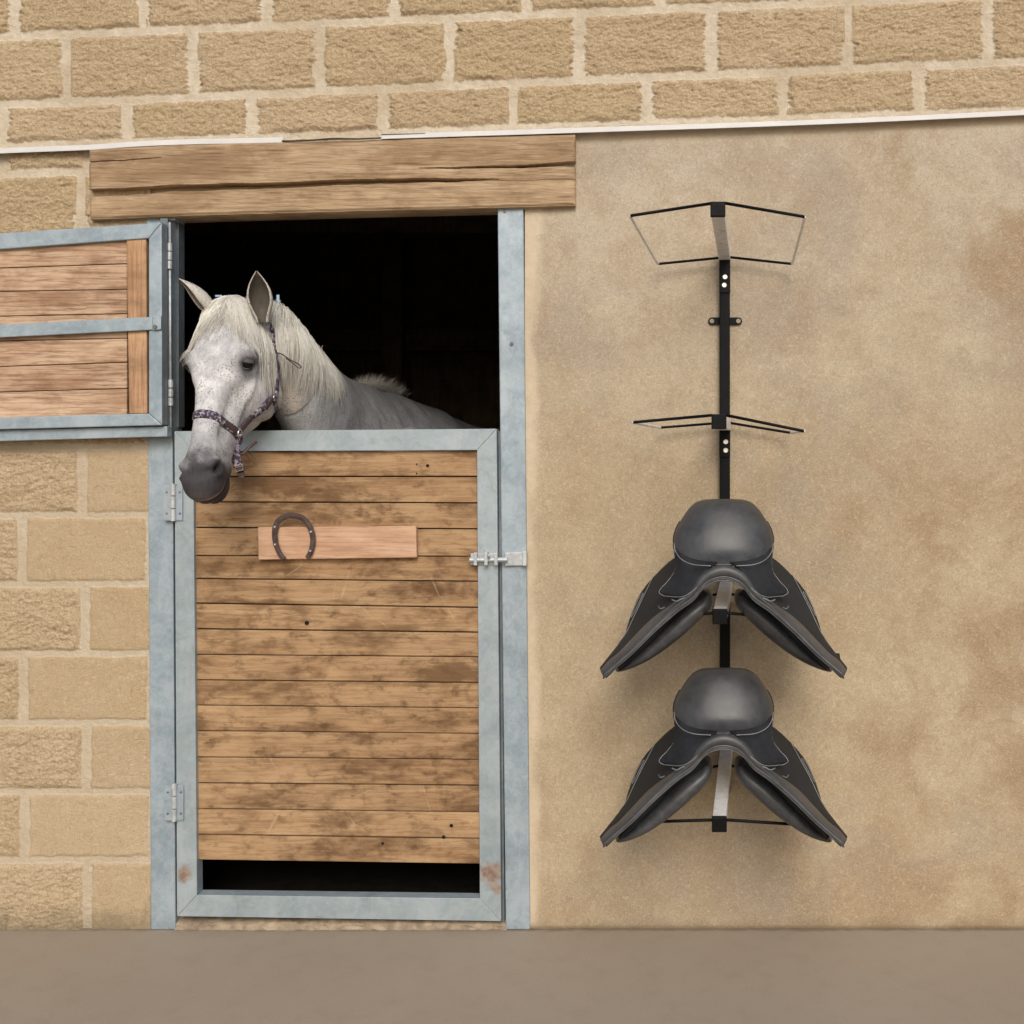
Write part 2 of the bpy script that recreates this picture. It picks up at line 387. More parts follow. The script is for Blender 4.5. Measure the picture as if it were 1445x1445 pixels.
MAT['barn_wood'] = mat_wood('dark_barn_boards', (0.30, 0.22, 0.15), (0.22, 0.155, 0.10), (0.08, 0.056, 0.04), vertical=True, stain=0.3, stainc=(0.01, 0.008, 0.006))
MAT['galv'] = mat_galv('galvanised_steel', (0.235, 0.295, 0.335), (0.365, 0.425, 0.468))
MAT['black_steel'] = plain('black_powder_coated_steel', (0.006, 0.006, 0.0065), 0.5, 0, 0.10, 0.2, 60, 0.15)
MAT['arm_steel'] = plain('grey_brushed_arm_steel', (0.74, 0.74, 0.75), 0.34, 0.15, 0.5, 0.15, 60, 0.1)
MAT['screw'] = plain('bright_zinc_screw', (0.72, 0.72, 0.70), 0.28, 0.85)
MAT['plug'] = plain('plugged_fixing_hole', (0.25, 0.23, 0.17), 0.6)
MAT['zinc'] = plain('zinc_hinge_plate', (0.46, 0.485, 0.50), 0.45, 0.3, 0.5, 0.25, 50, 0.3)
MAT['dark_steel'] = mat_galv('dark_and_shaded_steel', (0.10, 0.12, 0.135), (0.15, 0.175, 0.19), rough=0.55)  # dark fittings; also carries the shade painted on the hinge rebate
MAT['pvc'] = plain('white_plastic_trunking', (0.62, 0.61, 0.59), 0.5, 0, 0.4, 0.06, 12, 0.05)
MAT['cable'] = plain('black_cable_sheath', (0.03, 0.03, 0.035), 0.5)
MAT['rust_iron'] = plain('rusted_iron', (0.085, 0.058, 0.050), 0.75, 0.3, 0.4, 0.45, 70, 0.7)
MAT['seat'] = mat_leather('soft_black_seat_leather', (0.043, 0.044, 0.046), 0.44)
MAT['flap'] = mat_leather('matt_black_flap_leather', (0.019, 0.021, 0.024), 0.7)
MAT['flap'].node_tree.nodes['Principled BSDF'].inputs['Specular IOR Level'].default_value = 0.18
MAT['panel'] = mat_leather('worn_grey_panel_leather', (0.048, 0.050, 0.054), 0.42, 0.35)
MAT['welt'] = mat_leather('polished_welt_leather', (0.085, 0.088, 0.093), 0.33, 0.1)
MAT['stitch'] = plain('waxed_pale_thread', (0.24, 0.245, 0.25), 0.6)
MAT['coat'] = mat_coat(); MAT['hair'] = mat_hair(); MAT['strap'] = mat_strap()
MAT['brown_strap'] = plain('brown_leather_strap', (0.075, 0.045, 0.045), 0.55, 0, 0.4, 0.4, 60, 0.3)
MAT['eye'] = plain('dark_wet_eye', (0.006, 0.005, 0.004), 0.10, 0, 0.3, 0.3, 30, 0.0)
MAT['stone'] = plain('worn_threshold_stone', (0.30, 0.235, 0.165), 0.92, 0, 0.2, 0.4, 26, 0.9)
MAT['mat_floor'] = plain('dark_stall_floor', (0.018, 0.015, 0.012), 0.95, 0, 0.1, 0.3, 20, 0.5)

# ------------------------------------------------------------------ ground and stall floor
mb = MB(); mb.add([(-60, -60, 0), (60, -60, 0), (60, 60, 0), (-60, 60, 0)], [(0, 1, 2, 3)])
tag(mb.build('ground', MAT['ground']), 'plain brown screed yard in front of the stable wall', 'ground', kind='structure')
mb = MB(); mb.box(-3.2, 2.2, 0.06, 4.0, -0.02, 0.004)
tag(mb.build('floor', MAT['mat_floor']), 'dark stall floor behind the half door', 'floor', kind='structure')

# ------------------------------------------------------------------ stable building
bld = thing('stable_building', 'sandy block stable wall with plastered right half and dark doorway', 'building', (0, 0.1, 0))

def course(i, x):
    rows = [(-530, -.052), (-433, -.052), (-336, -.05), (-239, -.048), (-142, -.046), (-45, -.044), (52, -.042), (148, -.043), (207, -.036), (245, -.03), (339, 0), (436, 0), (533, 0), (631, 0), (727, -.005), (824, -.005), (922, -.002), (1019, 0), (1116, 0), (1212, 0), (1330, 0)]
    return rows[i][0] + rows[i][1] * x
NC = 21
def vjoints(i):
    A = [-158, 22, 202, 377, 557, 742, 931, 1120, 1312, 1500, 1690, 1880]; B = [-265, -85, 95, 274, 452, 635, 818, 1004, 1197, 1394, 1590, 1785]
    if i <= 5: return A if (5 - i) % 2 == 0 else B
    if i == 6: return B
    if i == 7: return [-356, -176, 4, 180, 357, 541, 725, 913, 1104, 1297, 1490, 1680, 1870]
    if i == 8: return [-356, -176, 4, 124]
    lst = [117, 32]
    base = {9: 115, 10: 32, 11: 117, 12: 32, 13: 117, 14: 32, 15: 121, 16: 34, 17: 123, 18: 36, 19: 124}[i]
    return [base - 180 * n for n in range(4, -1, -1)] + [base + 180]
def block_field(PX, PY):
    h = np.zeros_like(PX); mask = np.zeros_like(PX); tone = np.zeros_like(PX) + .5; rough = np.ones_like(PX)
    wx = PX + (fbm(PX / 14, PY / 14, 3) - .5) * 5; wy = PY + (fbm(PX / 14 + 50, PY / 14, 3) - .5) * 4
    rs = np.random.RandomState(11)
    for i in range(NC - 1):
        t = course(i, PX); b = course(i + 1, PX); inrow = (PY >= t) & (PY < b)
        if not inrow.any(): continue
        vj = vjoints(i); js = [-9999] + [vj[0] - 180 * n for n in range(5, 0, -1)] + vj + [99999]
        for j in range(len(js) - 1):
            tn = rs.rand()
            sel = inrow & (PX >= js[j]) & (PX < js[j + 1])
            if not sel.any(): continue
            smoothb = i >= 13 and js[j] > 0 or i >= 13 and js[j + 1] > 200
            jx = 5.5 if i < 9 else 6.5
            dl = wx[sel] - js[j] - jx; dr = js[j + 1] - wx[sel] - jx
            dt = wy[sel] - t[sel] - 5.0; db = b[sel] - wy[sel] - 4.0
            # ragged mortar smeared over the block ends, here and there
            sm = (fbm(PX[sel] / 7 + i * 9, PY[sel] / 3.2 + j * 5, 4) ** 2) * 13 * (vnoise(PX[sel] / 60 + 3, PY[sel] / 40) > .35)
            sm2 = (fbm(PX[sel] / 4, PY[sel] / 7, 4) ** 2) * 5
            if smoothb: sm *= .1; sm2 *= .2
            if i >= 13: sm *= .15; rough[sel] = np.where(1, .0, 1)
            if i >= 13: sm2 *= .3
            d = np.minimum(np.minimum(dl - sm, dr - sm), np.minimum(dt - sm2, db - sm2))
            m = sstep(-1.0, 1.6, d)
            mask[sel] = m; tone[sel] = tn
            if smoothb:
                rough[sel] = 0.12
                h[sel] = m * 0.003 + sstep(0, 5, d) * 0.0015 * 1 + (fbm(PX[sel] / 6, PY[sel] / 6, 3) - .5) * .0015
            else:
                rough[sel] = np.where(m > .5, 1.0, 0.0 if i >= 13 else 1.0)
                e = sstep(0, 6, d)
                n = fbm(PX[sel] / 7 + PY[sel] / 15 + 7, PY[sel] / 4.0, 5, .75) - .45; n2 = fbm(PX[sel] / 40 + i, PY[sel] / 22 + j, 3) - .5
                h[sel] = m * 0.003 + e * (0.004 + n * .014 + n2 * .012) + (1 - m) * 0
    h += (1 - mask) * ((fbm(PX / 5, PY / 5, 3) - .5) * .0025)
    return h, np.stack([mask, tone, rough], -1)
def axis(fine0, fine1, lo, hi, st=1.3, co=8):
    return np.concatenate([np.arange(lo, fine0, co), np.arange(fine0, fine1, st), np.arange(fine1, hi, co), [hi]])
def seam(x): return course(8, x) + 6
def wall_grid(name, px, top, bot, fine_rows, mat, field, y0):
    """top/bot: functions of px; straight sheet on the wall face with real relief"""
    U = np.linspace(0, 1, fine_rows)[:, None]
    PX = np.repeat(px[None, :], fine_rows, 0); T = top(px)[None, :]; B = bot(px)[None, :]
    PY = T + (B - T) * U
    h, c = field(PX, PY)
    X = X0 + (PX - VX) * S; Z = Z0 - (PY - VY) * S; Z = np.maximum(Z, -0.01)
    return grid_object(name, X, y0 - h, Z, c, mat, bld)
ones = lambda v: (lambda x: np.zeros_like(x) + v)
wall_grid('upper_block_wall', axis(-20, 1470, -980, 1950), ones(-430.0), seam, 560, MAT['block'], block_field, 0.0)
wall_grid('side_block_wall', np.concatenate([np.arange(-980, -20, 7), np.arange(-20, 214.5, 1.25)]), seam, ones(1316.0), 900, MAT['block'], block_field, 0.0)
def plaster_field(PX, PY):
    d = np.minimum(PX - 742 + (fbm(PX / 30, PY / 60, 3) - .5) * 22, PY - seam(PX) + (fbm(PX / 60, PY / 20, 3) - .5) * 10)
    corner = np.hypot(np.maximum(0, 850 - PX), np.maximum(0, 215 - PY))
    e = sstep(26, 6, d) ; e = np.maximum(e, sstep(70, 95, corner + (fbm(PX / 20, PY / 20, 3) - .5) * 30) * (PX < 850) * (PY < 330))
    e = e * (.6 + .4 * fbm(PX / 12, PY / 12, 3))
    h = .006 + (fbm(PX / 60, PY / 60, 4) - .5) * .004 + (fbm(PX / 8, PY / 8, 3) - .5) * .0012 - e * .0015
    h -= sstep(1305, 1311, PY) * .006
    return h, np.stack([e, e * 0, e * 0], -1)
wall_grid('plaster_panel', np.concatenate([np.arange(741, 1470, 2.5), np.arange(1470, 1951, 10)]), seam, ones(1316.0), 440, MAT['plaster'], plaster_field, 0.0)
# body of the wall behind the face
core = MB()
xa = P(-980, 0).x; xl = P(213.5, 0).x; xr = P(742, 0).x; xb = P(1950, 0).x; ztop = P(0, -430).z; zl = P(0, 286).z
core.box(xa, xl, .004, .05, 0, ztop - .001); core.box(xr, xb, .004, .05, 0, ztop - .001); core.box(xl + .0005, xr - .0005, .004, .05, zl, ztop - .001)
core.build('wall_core', MAT['block'], bld)
# dark stall behind: slatted back wall with an eave vent, side walls, ceiling
back = MB(); yb = 3.6
zs0, zs1 = P(0, 427, yb).z, P(0, 415, yb).z; za, zb = P(0, 418.6, yb).z, P(0, 415.4, yb).z
bx0 = -3.1
for i in range(36):
    xx = bx0 + i * .15; t = random.random()
    back.box(xx, xx + .1495, yb, yb + .03, 0.004, zs0, (t, t, 0)); back.box(xx, xx + .1495, yb, yb + .03, zs1, 2.95, (t, 1 - t, 0))
gaps = [(P(a, 0, yb).x, P(b, 0, yb).x) for a, b in ((301, 313), (319, 331), (388, 394))]
xx = bx0
for a, b in gaps: back.box(xx, a, yb + .002, yb + .028, zs0, zs1, (.4, .2, 0)); xx = b
back.box(xx, 2.3, yb + .002, yb + .028, zs0, zs1, (.4, .2, 0))
for a, b in gaps[:2]:
    back.box(a, b, yb + .004, yb + .026, zs0, za, (.4, .2, 0)); back.box(a, b, yb + .004, yb + .026, zb, zs1, (.4, .2, 0))
back.build('rear_boarding', MAT['barn_wood'], bld)
inn = MB()
inn.box(-3.2, -3.1, .0, yb + .1, 0.004, 3.0, (.3, .1, 0)); inn.build('stall_side_boarding', MAT['barn_wood'], bld)
inn = MB(); inn.box(2.2, 2.3, .0, yb + .1, 0.004, 3.0, (.5, .7, 0)); inn.build('stall_side_boarding', MAT['barn_wood'], bld)
# solid lining of the front wall, so that the stall stays dark
inn = MB(); inn.box(-3.1, xl - .01, .052, .10, .004, 2.96, (.3, .3, 0)); inn.build('front_lining', MAT['barn_wood'], bld)
inn = MB(); inn.box(xr + .01, 2.2, .052, .10, .004, 2.96, (.3, .6, 0)); inn.build('front_lining', MAT['barn_wood'], bld)
cl = MB(); cl.box(-3.4, 2.5, -.02 + .03, yb + .3, 2.96, 3.06, (.3, .3, 0)); cl.build('ceiling_boarding', MAT['barn_wood'], bld)
bm_ = MB()
for xx in (-1.9, -.9, .1): bm_.box(xx, xx + .09, .26, yb - .002, 2.72, 2.90, (.9, xx, 0))
bm_.box(-3.09, 2.19, 2.2, 2.32, 2.42, 2.6, (.9, .2, 0)); bm_.box(-1.25, -1.13, 3.2, 3.32, 0.004, 2.9, (.9, .2, 0)); bm_.box(.05, .17, 3.2, 3.32, 0.004, 2.9, (.9, .5, 0))
bm_.box(-3.09, 2.19, 3.3, 3.36, 1.95, 2.08, (.8, .2, 0))
bevel(bm_.build('stall_timber_framing', MAT['barn_wood'], bld), .004)
# stone threshold
U = 200; px = np.linspace(248, 716, U); q = np.linspace(0, 1, 14)
PX = np.repeat(px[None, :], 14, 0); V = np.repeat(q[:, None], U, 1)
prof_y = np.interp(V, [0, .25, .5, 1], [.16, 0.02, -.006, -.012]); prof_z = np.interp(V, [0, .25, .5, 1], [.022, .022, .016, -.004])
n = (fbm(PX / 9, V * 4, 4) - .5) * .7
grid_object('threshold_stone', X0 + (PX - VX) * S, prof_y + n * .022, prof_z + n * .016, np.zeros(PX.shape + (3,)), MAT['stone'], bld)

# ------------------------------------------------------------------ timber lintel over the doorway
def lintel():
    px = np.arange(125, 812.1, .8); R = 230
    top = np.interp(px, [125, 250, 400, 540, 700, 812], [211, 204, 199, 196.5, 192, 189.5]); bot = np.interp(px, [125, 300, 500, 650, 812], [309, 302.5, 297, 293.5, 289.5])
    U = np.linspace(0, 1, R)[:, None]; PX = np.repeat(px[None, :], R, 0); PY = top[None, :] + (bot - top)[None, :] * U
    wob = (fbm(PX / 40, PX * 0, 3) - .5) * 3
    c1 = np.interp(PX, [125, 250, 400, 500, 600, 700, 812], [273, 265.5, 260.5, 256.5, 254.5, 253, 252]) + wob; w1 = np.interp(PX, [125, 160, 300, 500, 640, 705], [5.4, 4.8, 3.9, 3.4, 2.3, 0.0])
    c2 = np.interp(PX, [588, 650, 740, 812], [237.5, 236.5, 234.5, 231]) + wob * .6; w2 = np.interp(PX, [588, 640, 700, 780, 812], [0, 1.0, 1.6, 2.4, 3.8])
    c3 = np.interp(PX, [127, 230], [229, 222]) + wob; w3 = np.interp(PX, [125, 200, 232], [.5, .35, 0])
    cut = np.zeros_like(PX)
    for c, w in ((c1, w1), (c2, w2), (c3, w3)): cut = np.maximum(cut, (w > .05) * sstep(w + .35, w * .8, np.abs(PY - c)))
    h = (fbm(PX / 90, PY / 9, 4) - .5) * .005 + (fbm(PX / 25, PY / 2.2, 3) - .5) * .0015
    h -= cut * .09
    below = sstep(0, 2, PY - c1); h -= .003 * below
    ed = np.minimum(np.minimum(PX - 125, 812 - PX) * 1.0, np.minimum(PY - top[None, :], bot[None, :] - PY)); h -= sstep(4, 0, ed) * .005
    yf = -.034
    k = (D + yf) / D
    X = X0 + (PX - VX) * S * k; Z = Z0 - (PY - VY) * S * k
    Y = yf - h
    # skirt back into the wall
    def ring(A, val=None):
        a = np.concatenate([A[:1], A, A[-1:]], 0); return np.concatenate([a[:, :1], a, a[:, -1:]], 1)
    X2, Z2, Y2 = ring(X), ring(Z), ring(Y); Y2[0] = .0035; Y2[-1] = .06; Y2[:, 0] = .0035; Y2[:, -1] = .0035
    tn = ring(.25 + .5 * below * .6 + .5 * fbm(PX / 120, PY / 30, 2)); of = ring(below * .37)
    return grid_object('timber_lintel', X2, Y2, Z2, np.stack([tn, of, tn], -1), MAT['lintel_wood'], bld)
lintel()

# ------------------------------------------------------------------ galvanised door frame
fr = thing('door_frame', 'galvanised steel posts of the doorway set into the block wall', 'door frame', P(478, 1310, 0))
m = MB(); m.slab([(702, 292), (738.5, 292), (748, 1312), (713.5, 1312)], -.012, .06); bevel(m.build('latch_post', MAT['galv'], fr), .003)
m = MB(); m.slab([(206.5, 308), (241.5, 308), (247.5, 1312), (212.5, 1312)], -.010, .05); bevel(m.build('hinge_post', MAT['galv'], fr), .003)
m = MB(); m.slab([(242.0, 308), (252, 308), (252, 603), (242.0, 603)], .018, .055); m.slab([(226, 308), (236.5, 308), (238, 614), (228, 614)], -.036, -.0125); bevel(m.build('hinge_rebate', MAT['dark_steel'], fr), .001)  # dark tone stands in for shade on the inner side of the post
m = MB(); m.slab([(206, 303), (247, 302), (247, 311), (206, 312)], -.008, .05); m.build('post_head_plate', MAT['zinc'], fr)
m = MB()
a = P(722, 485, -.0125); m.tube([a + Vector((0, .002, 0)), a + Vector((0, -.004, 0))], .005, n=10); a = P(712, 298, -.0125); m.tube([a + Vector((0, .002, 0)), a + Vector((0, -.003, 0))], .004, n=10)
m.build('bolt_head', MAT['dark_steel'], fr, smooth=False)

def hinge(name, cx, cy, w, h, y, parent, barrel=3.6, dx=(.5, .46)):
    m = MB(); m.slab([(cx - w * dx[0], cy - h / 2), (cx - 1.2, cy - h / 2), (cx - 1.2, cy + h / 2), (cx - w * dx[0], cy + h / 2)], y - .003, y)
    m.slab([(cx + 1.2, cy - h / 2), (cx + w * dx[1], cy - h / 2), (cx + w * dx[1], cy + h / 2), (cx + 1.2, cy + h / 2)], y - .003, y)
    o = bevel(m.build(name, MAT['galv'], parent), .0008)
    b = MB()
    for k in range(3):
        a0 = cy - h / 2 - 2 + k * (h + 4) / 3; a1 = a0 + (h + 4) / 3 - 1.2
        b.tube([P(cx, a0, y - .005), P(cx, a1, y - .005)], barrel * S, n=12)
    bb = bevel(b.build('knuckle', MAT['zinc'], o), .0008)
    s = MB()
    for sx in (-1, 1):
        for sy in (-.3, .3):
            c = P(cx + sx * w * .33, cy + h * sy, y - .003); s.tube([c, c + Vector((0, -.002, 0))], .003, n=8)
    s.build('rivet', MAT['dark_steel'], o)
    return o

# ------------------------------------------------------------------ lower half door
dr = thing('stable_door', 'closed lower half door of brown horizontal boards in a galvanised frame', 'door', P(478, 1298, 0))
rust_pts = [(tuple(P(692, 1236, -.022) - dr.location), .042), (tuple(P(258, 1236, -.022) - dr.location), .030), (tuple(P(703, 1255, -.022) - dr.location), .02)]
MAT['galv_rust'] = mat_galv('galvanised_steel_with_rust', (0.270, 0.325, 0.350), (0.365, 0.420, 0.445), rust_pts)
yf, ybk = -.022, .016
m = MB(); m.slab([(246, 608.5), (700.5, 605), (673, 635), (272.5, 637)], yf, ybk); m.slab([(278, 1263), (677, 1268), (707, 1300), (250, 1293)], yf, ybk)
m.slab([(246.0, 608.8), (272.5, 637.2), (277.9, 1262.8), (249.9, 1292.8)], yf, ybk); m.slab([(673.1, 635.2), (700.6, 605.2), (707.1, 1299.8), (677.1, 1267.8)], yf, ybk)
bevel(m.build('frame', MAT['galv_rust'], dr), .0010)
m = MB(); m.slab([(703.2, 608), (706.4, 608), (712, 1300), (709, 1300)], -.004, .014); m.build('edge_strip', MAT['dark_steel'], dr)
J0 = [637, 672, 708, 744, 784, 816, 851, 887, 923.5, 959, 995, 1031, 1068, 1104.5, 1141, 1177, 1213.5]
J1 = [635, 672, 709.5, 746, 785, 820, 857, 892, 927, 963, 999, 1035, 1071.5, 1108, 1146, 1183, 1219.5]
m = MB()
for i in range(16):
    t = random.random(); o = random.random()
    xl0 = 271.5 + i * .3; xr0 = 674 + i * .3; g = random.uniform(.7, 1.4); yo = random.uniform(-.0015, .0015)
    m.slab([(xl0, J0[i] + g), (xr0, J1[i] + g), (xr0, J1[i + 1] - g * .4), (xl0, J0[i + 1] - g * .4)], -.008 + yo, .012, (t, o, 0))
bevel(m.build('board_panel', MAT['door_wood'], dr), .0022, 2)
m = MB(); m.slab([(268, 640), (676, 640), (680, 1214), (273, 1209)], .0135, .0155); m.build('backing_sheet', MAT['mat_floor'], dr)
# knot holes and nail holes
m = MB()
for a, b, r in ((588, 655, .0022), (588, 668, .0022), (603.5, 657, .0045), (637, 1165, .005), (626, 1181, .005), (433, 879, .006), (540, 1190, .004)):
    c = P(a, b, -.0095); m.tube([c, c + Vector((0, -.0012, 0))], r, n=10)
m.build('knot_hole', MAT['mat_floor'], dr)
m = MB(); m.slab([(363.5, 744), (587, 742.5), (588, 787), (364.5, 790)], -.030, -.0105, (.6, .2, 0)); bevel(m.build('pale_board', MAT['plaque_wood'], dr), .0025, 3)
hinge('hinge', 244.5, 709.5, 28, 50, -.024, dr); hinge('hinge', 246, 1133, 28, 50, -.024, dr)
# slide bolt
m = MB(); m.slab([(664, 781), (702, 781), (702, 797), (664, 797)], -.0265, -.0225); bolt = bevel(m.build('slide_bolt', MAT['zinc'], dr), .001)
m = MB(); m.tube([P(663, 790, -.036), P(716, 789.5, -.036)], .0065, n=12); m.build('bolt_rod', MAT['zinc'], bolt, smooth=False)
m = MB()
for a in (668, 683, 697): m.slab([(a, 780), (a + 5, 780), (a + 5, 798), (a, 798)], -.045, -.0268)
m.tube([P(690, 790, -.036), P(690, 783, -.055)], .004, n=8); bevel(m.build('bolt_keeper', MAT['zinc'], bolt), .002)
m = MB(); m.slab([(712, 780), (742, 779), (742, 798), (712, 799)], -.024, -.0125); m.slab([(737, 778), (743, 778), (743, 799), (737, 799)], -.030, -.0125)
bevel(m.build('strike_plate', MAT['zinc'], fr), .002)

# horseshoe nailed on the pale board
def horseshoe():
    pts = [(402, 789), (396, 783), (389.5, 768), (387.5, 752), (391, 738), (401, 729.5), (414, 727.5), (428, 732), (437.5, 744), (441.5, 760), (439, 777), (433, 788)]
    c = curve([P(a, b, -.040) for a, b in pts], 60); n = len(c); ra = []
    for i in range(n):
        t = i / (n - 1); ra.append(.0095 + .003 * math.sin(math.pi * t))
    m = MB(); m.tube(c, ra, [.0065] * n, n=4, normals=[(0, -1, .0)] * n)
    vs = m.v
    o = m.build('horseshoe', MAT['rust_iron'], loc=P(414, 790, -.035)); sub = o.modifiers.new('round', 'SUBSURF'); sub.levels = 2; sub.render_levels = 2
    tag(o, 'rusty iron horseshoe nailed ends down on the pale board of the door', 'horseshoe')
    for i in (10, 18, 42, 50):
        q = c[min(i, n - 1)]; s = MB(); s.tube([q + Vector((0, -.005, 0)), q + Vector((0, -.0085, 0))], .0028, n=6); s.build('nail', MAT['zinc'], o)
horseshoe()

# ------------------------------------------------------------------ upper half door, folded back to the wall
sh = thing('stable_shutter', 'open upper half door with pinkish boards and galvanised frame folded back on the wall', 'door', P(0, 618, -.05))
yf, ybk = -.075, -.040
XL = -235
def T(x): return 329 - .066 * x
def Bt(x): return 606 - .026 * x
m = MB()
m.slab([(XL, T(XL)), (228, T(228)), (209.5, T(209) + 21), (XL + 20, T(XL) + 23)], yf, ybk)
m.slab([(XL + 20, 595), (209.5, 583.5), (228.5, 600), (XL, 612)], yf, ybk)
m.slab([(209.7, T(209) + 21.2), (228, T(228) + .3), (228.5, 599.6), (209.7, 583.2)], yf, ybk); m.slab([(XL, T(XL) + .5), (XL + 20, T(XL) + 23.2), (XL + 20, 594.6), (XL, 611.6)], yf, ybk)
bevel(m.build('frame', MAT['galv'], sh), .0025)
m = MB(); m.slab([(XL, 470), (215, 447), (215, 465.5), (XL, 488)], yf - .006, yf - .0005); m.slab([(215, 446), (227, 445.5), (227, 465), (215, 466)], yf - .008, yf - .0005); bevel(m.build('cross_bar', MAT['galv'], sh), .002)
m = MB(); c = P(219, 461, yf - .008); m.tube([c, c + Vector((0, -.004, 0))], .006, n=6); m.build('bolt_head', MAT['dark_steel'], sh)
b0 = [345, 378, 411, 446, 481, 517, 553, 592]; b1 = [336, 372, 408, 442.5, 477, 511, 548, 586]
m = MB()
for i in range(7):
    t = random.random(); o = random.random(); dx = -215
    sl = [(b1[j] - b0[j]) / 177 for j in (i, i + 1)]
    g = .7
    m.slab([(dx, b0[i] + sl[0] * dx + g), (179, b1[i] + g), (179, b1[i + 1] - g * .5), (dx, b0[i + 1] + sl[1] * dx - g * .5)], -.062 + random.uniform(-.001, .001), -.044, (t, o, 0))
bevel(m.build('board_panel', MAT['shutter_wood'], sh), .0022)
m = MB(); m.slab([(-216, 340), (208, 330), (210, 590), (-216, 598)], -.0425, -.0405); m.build('backing_sheet', MAT['mat_floor'], sh)
m = MB(); m.slab([(178, 338), (206, 337), (207.5, 583.5), (182, 584)], -.070, -.0435, (.6, .3, 0)); bevel(m.build('batten', MAT['batten_wood'], sh), .003, 3)
m = MB(); m.slab([(XL, 612.5), (236, 601.5), (236, 616), (XL, 629)], -.058, -.030); bevel(m.build('drip_rail', MAT['galv'], sh), .002)
m = MB(); m.tube([P(239.5, 314, -.030), P(241, 612, -.030)], .0035, n=8); m.build('hinge_rod', MAT['zinc'], sh, smooth=True)
for cy, hh in ((362, 38), (555, 38)):
    m = MB()
    for k in range(3):
        a0 = cy - hh / 2 + k * hh / 3; m.tube([P(239.3 + (cy - 362) * .008, a0, -.032), P(239.3 + (cy - 362) * .008, a0 + hh / 3 - 1.2, -.032)], .0072, n=12)
    bevel(m.build('hinge', MAT['zinc'], sh), .001)

# ------------------------------------------------------------------ trunking and cable above the doorway
def trunk(name, pts, label, h=7.5):
    pp = curve([Vector((a, b, 0)) for a, b in pts], 60)
    rows = []
    m = MB(); y0, y1 = -.030, -.004
    if pts[0][0] > 500: y0 = -.034
    ring = []
    for p in pp:
        hh = h / 2
        ring.append([P(p.x, p.y - hh, y0), P(p.x, p.y + hh, y0), P(p.x, p.y + hh, y1), P(p.x, p.y - hh, y1)])
    m.loft(ring)
    o = bevel(m.build(name, MAT['pvc'], loc=P(pts[0][0], pts[0][1], 0)), .0015)
    return tag(o, label, 'cable trunking', 'white trunking along the wall')
trunk('cable_trunking', [(-980, 262), (-480, 235), (-200, 222), (0, 213), (125, 208), (190, 203.5), (260, 200.5), (330, 199), (400, 197.5)], 'shorter white plastic trunking ending above the left half of the timber lintel', 7.5)
trunk('cable_trunking', [(537, 192.8), (640, 189.5), (740, 186.5), (860, 182.5), (1000, 178), (1150, 172.5), (1300, 166), (1445, 159), (1700, 147), (1950, 134)], 'long white plastic trunking running over the plaster to the right edge', 7.2)
m = MB(); m.slab([(538, 189.2), (600, 187.8), (600, 188.5), (538, 190.6)], -.0352, -.0342); m.build('lid_gap', MAT['cable'], bpy.data.objects['cable_trunking.001'])
m = MB(); m.tube(curve([P(398, 199, -.032), P(430, 198.5, -.040), P(470, 195.5, -.042), P(505, 196, -.040), P(539, 194.5, -.032)], 30), .0022, n=8)
tag(m.build('electric_cable', MAT['cable'], loc=P(468, 197, 0), smooth=True), 'thin black cable bridging the gap between the two white trunkings', 'cable')

# ------------------------------------------------------------------ saddle rack
rk = thing('saddle_rack', 'tall black wall rack with four arms and wire loops on the plaster', 'saddle rack', P(1022, 1165, 0))
m = MB(); m.slab([(1015.5, 372), (1030, 372), (1030.5, 1120), (1016.5, 1120)], -.034, -.009); bevel(m.build('upright', MAT['black_steel'], rk), .002)
m = MB(); 
for sx in (1004.5, 1042):
    cc = P(sx, 453, -.013)
pts = []
for k in range(13):
    q = math.pi / 2 + math.pi * k / 12; pts.append((1004.5 + 5.2 * math.cos(q), 453 - 5.2 * math.sin(q)))
for k in range(13):
    q = -math.pi / 2 + math.pi * k / 12; pts.append((1042 + 5.2 * math.cos(q), 453 - 5.2 * math.sin(q)))
f = [P(a, b, -.0135) for a, b in pts]; bk = [Vector((p.x, -.007, p.z)) for p in f]; n = len(f)
m.add(f + bk, [tuple(range(n)), tuple(range(2 * n - 1, n - 1, -1))] + [(i, (i + 1) % n, n + (i + 1) % n, n + i) for i in range(n)])
tab = m.build('mounting_tab', MAT['black_steel'], rk)
for sx in (1004.5, 1042):
    m = MB(); c = P(sx, 453, -.0138); m.tube([c, c + Vector((0, -.0015, 0))], .0064, n=16); m.build('fixing_plug', MAT['plug'], tab)
def fillet(pts, r=.010, closed=False):
    out = [pts[0]]
    for i in range(1, len(pts) - 1):
        a, b, c = pts[i - 1], pts[i], pts[i + 1]; u = (a - b).normalized(); w = (c - b).normalized()
        p0 = b + u * r; p1 = b + w * r
        for k in range(5):
            t = k / 4; out.append(p0 * (1 - t) ** 2 + b * 2 * t * (1 - t) + p1 * t * t)
    out.append(pts[-1]); return out
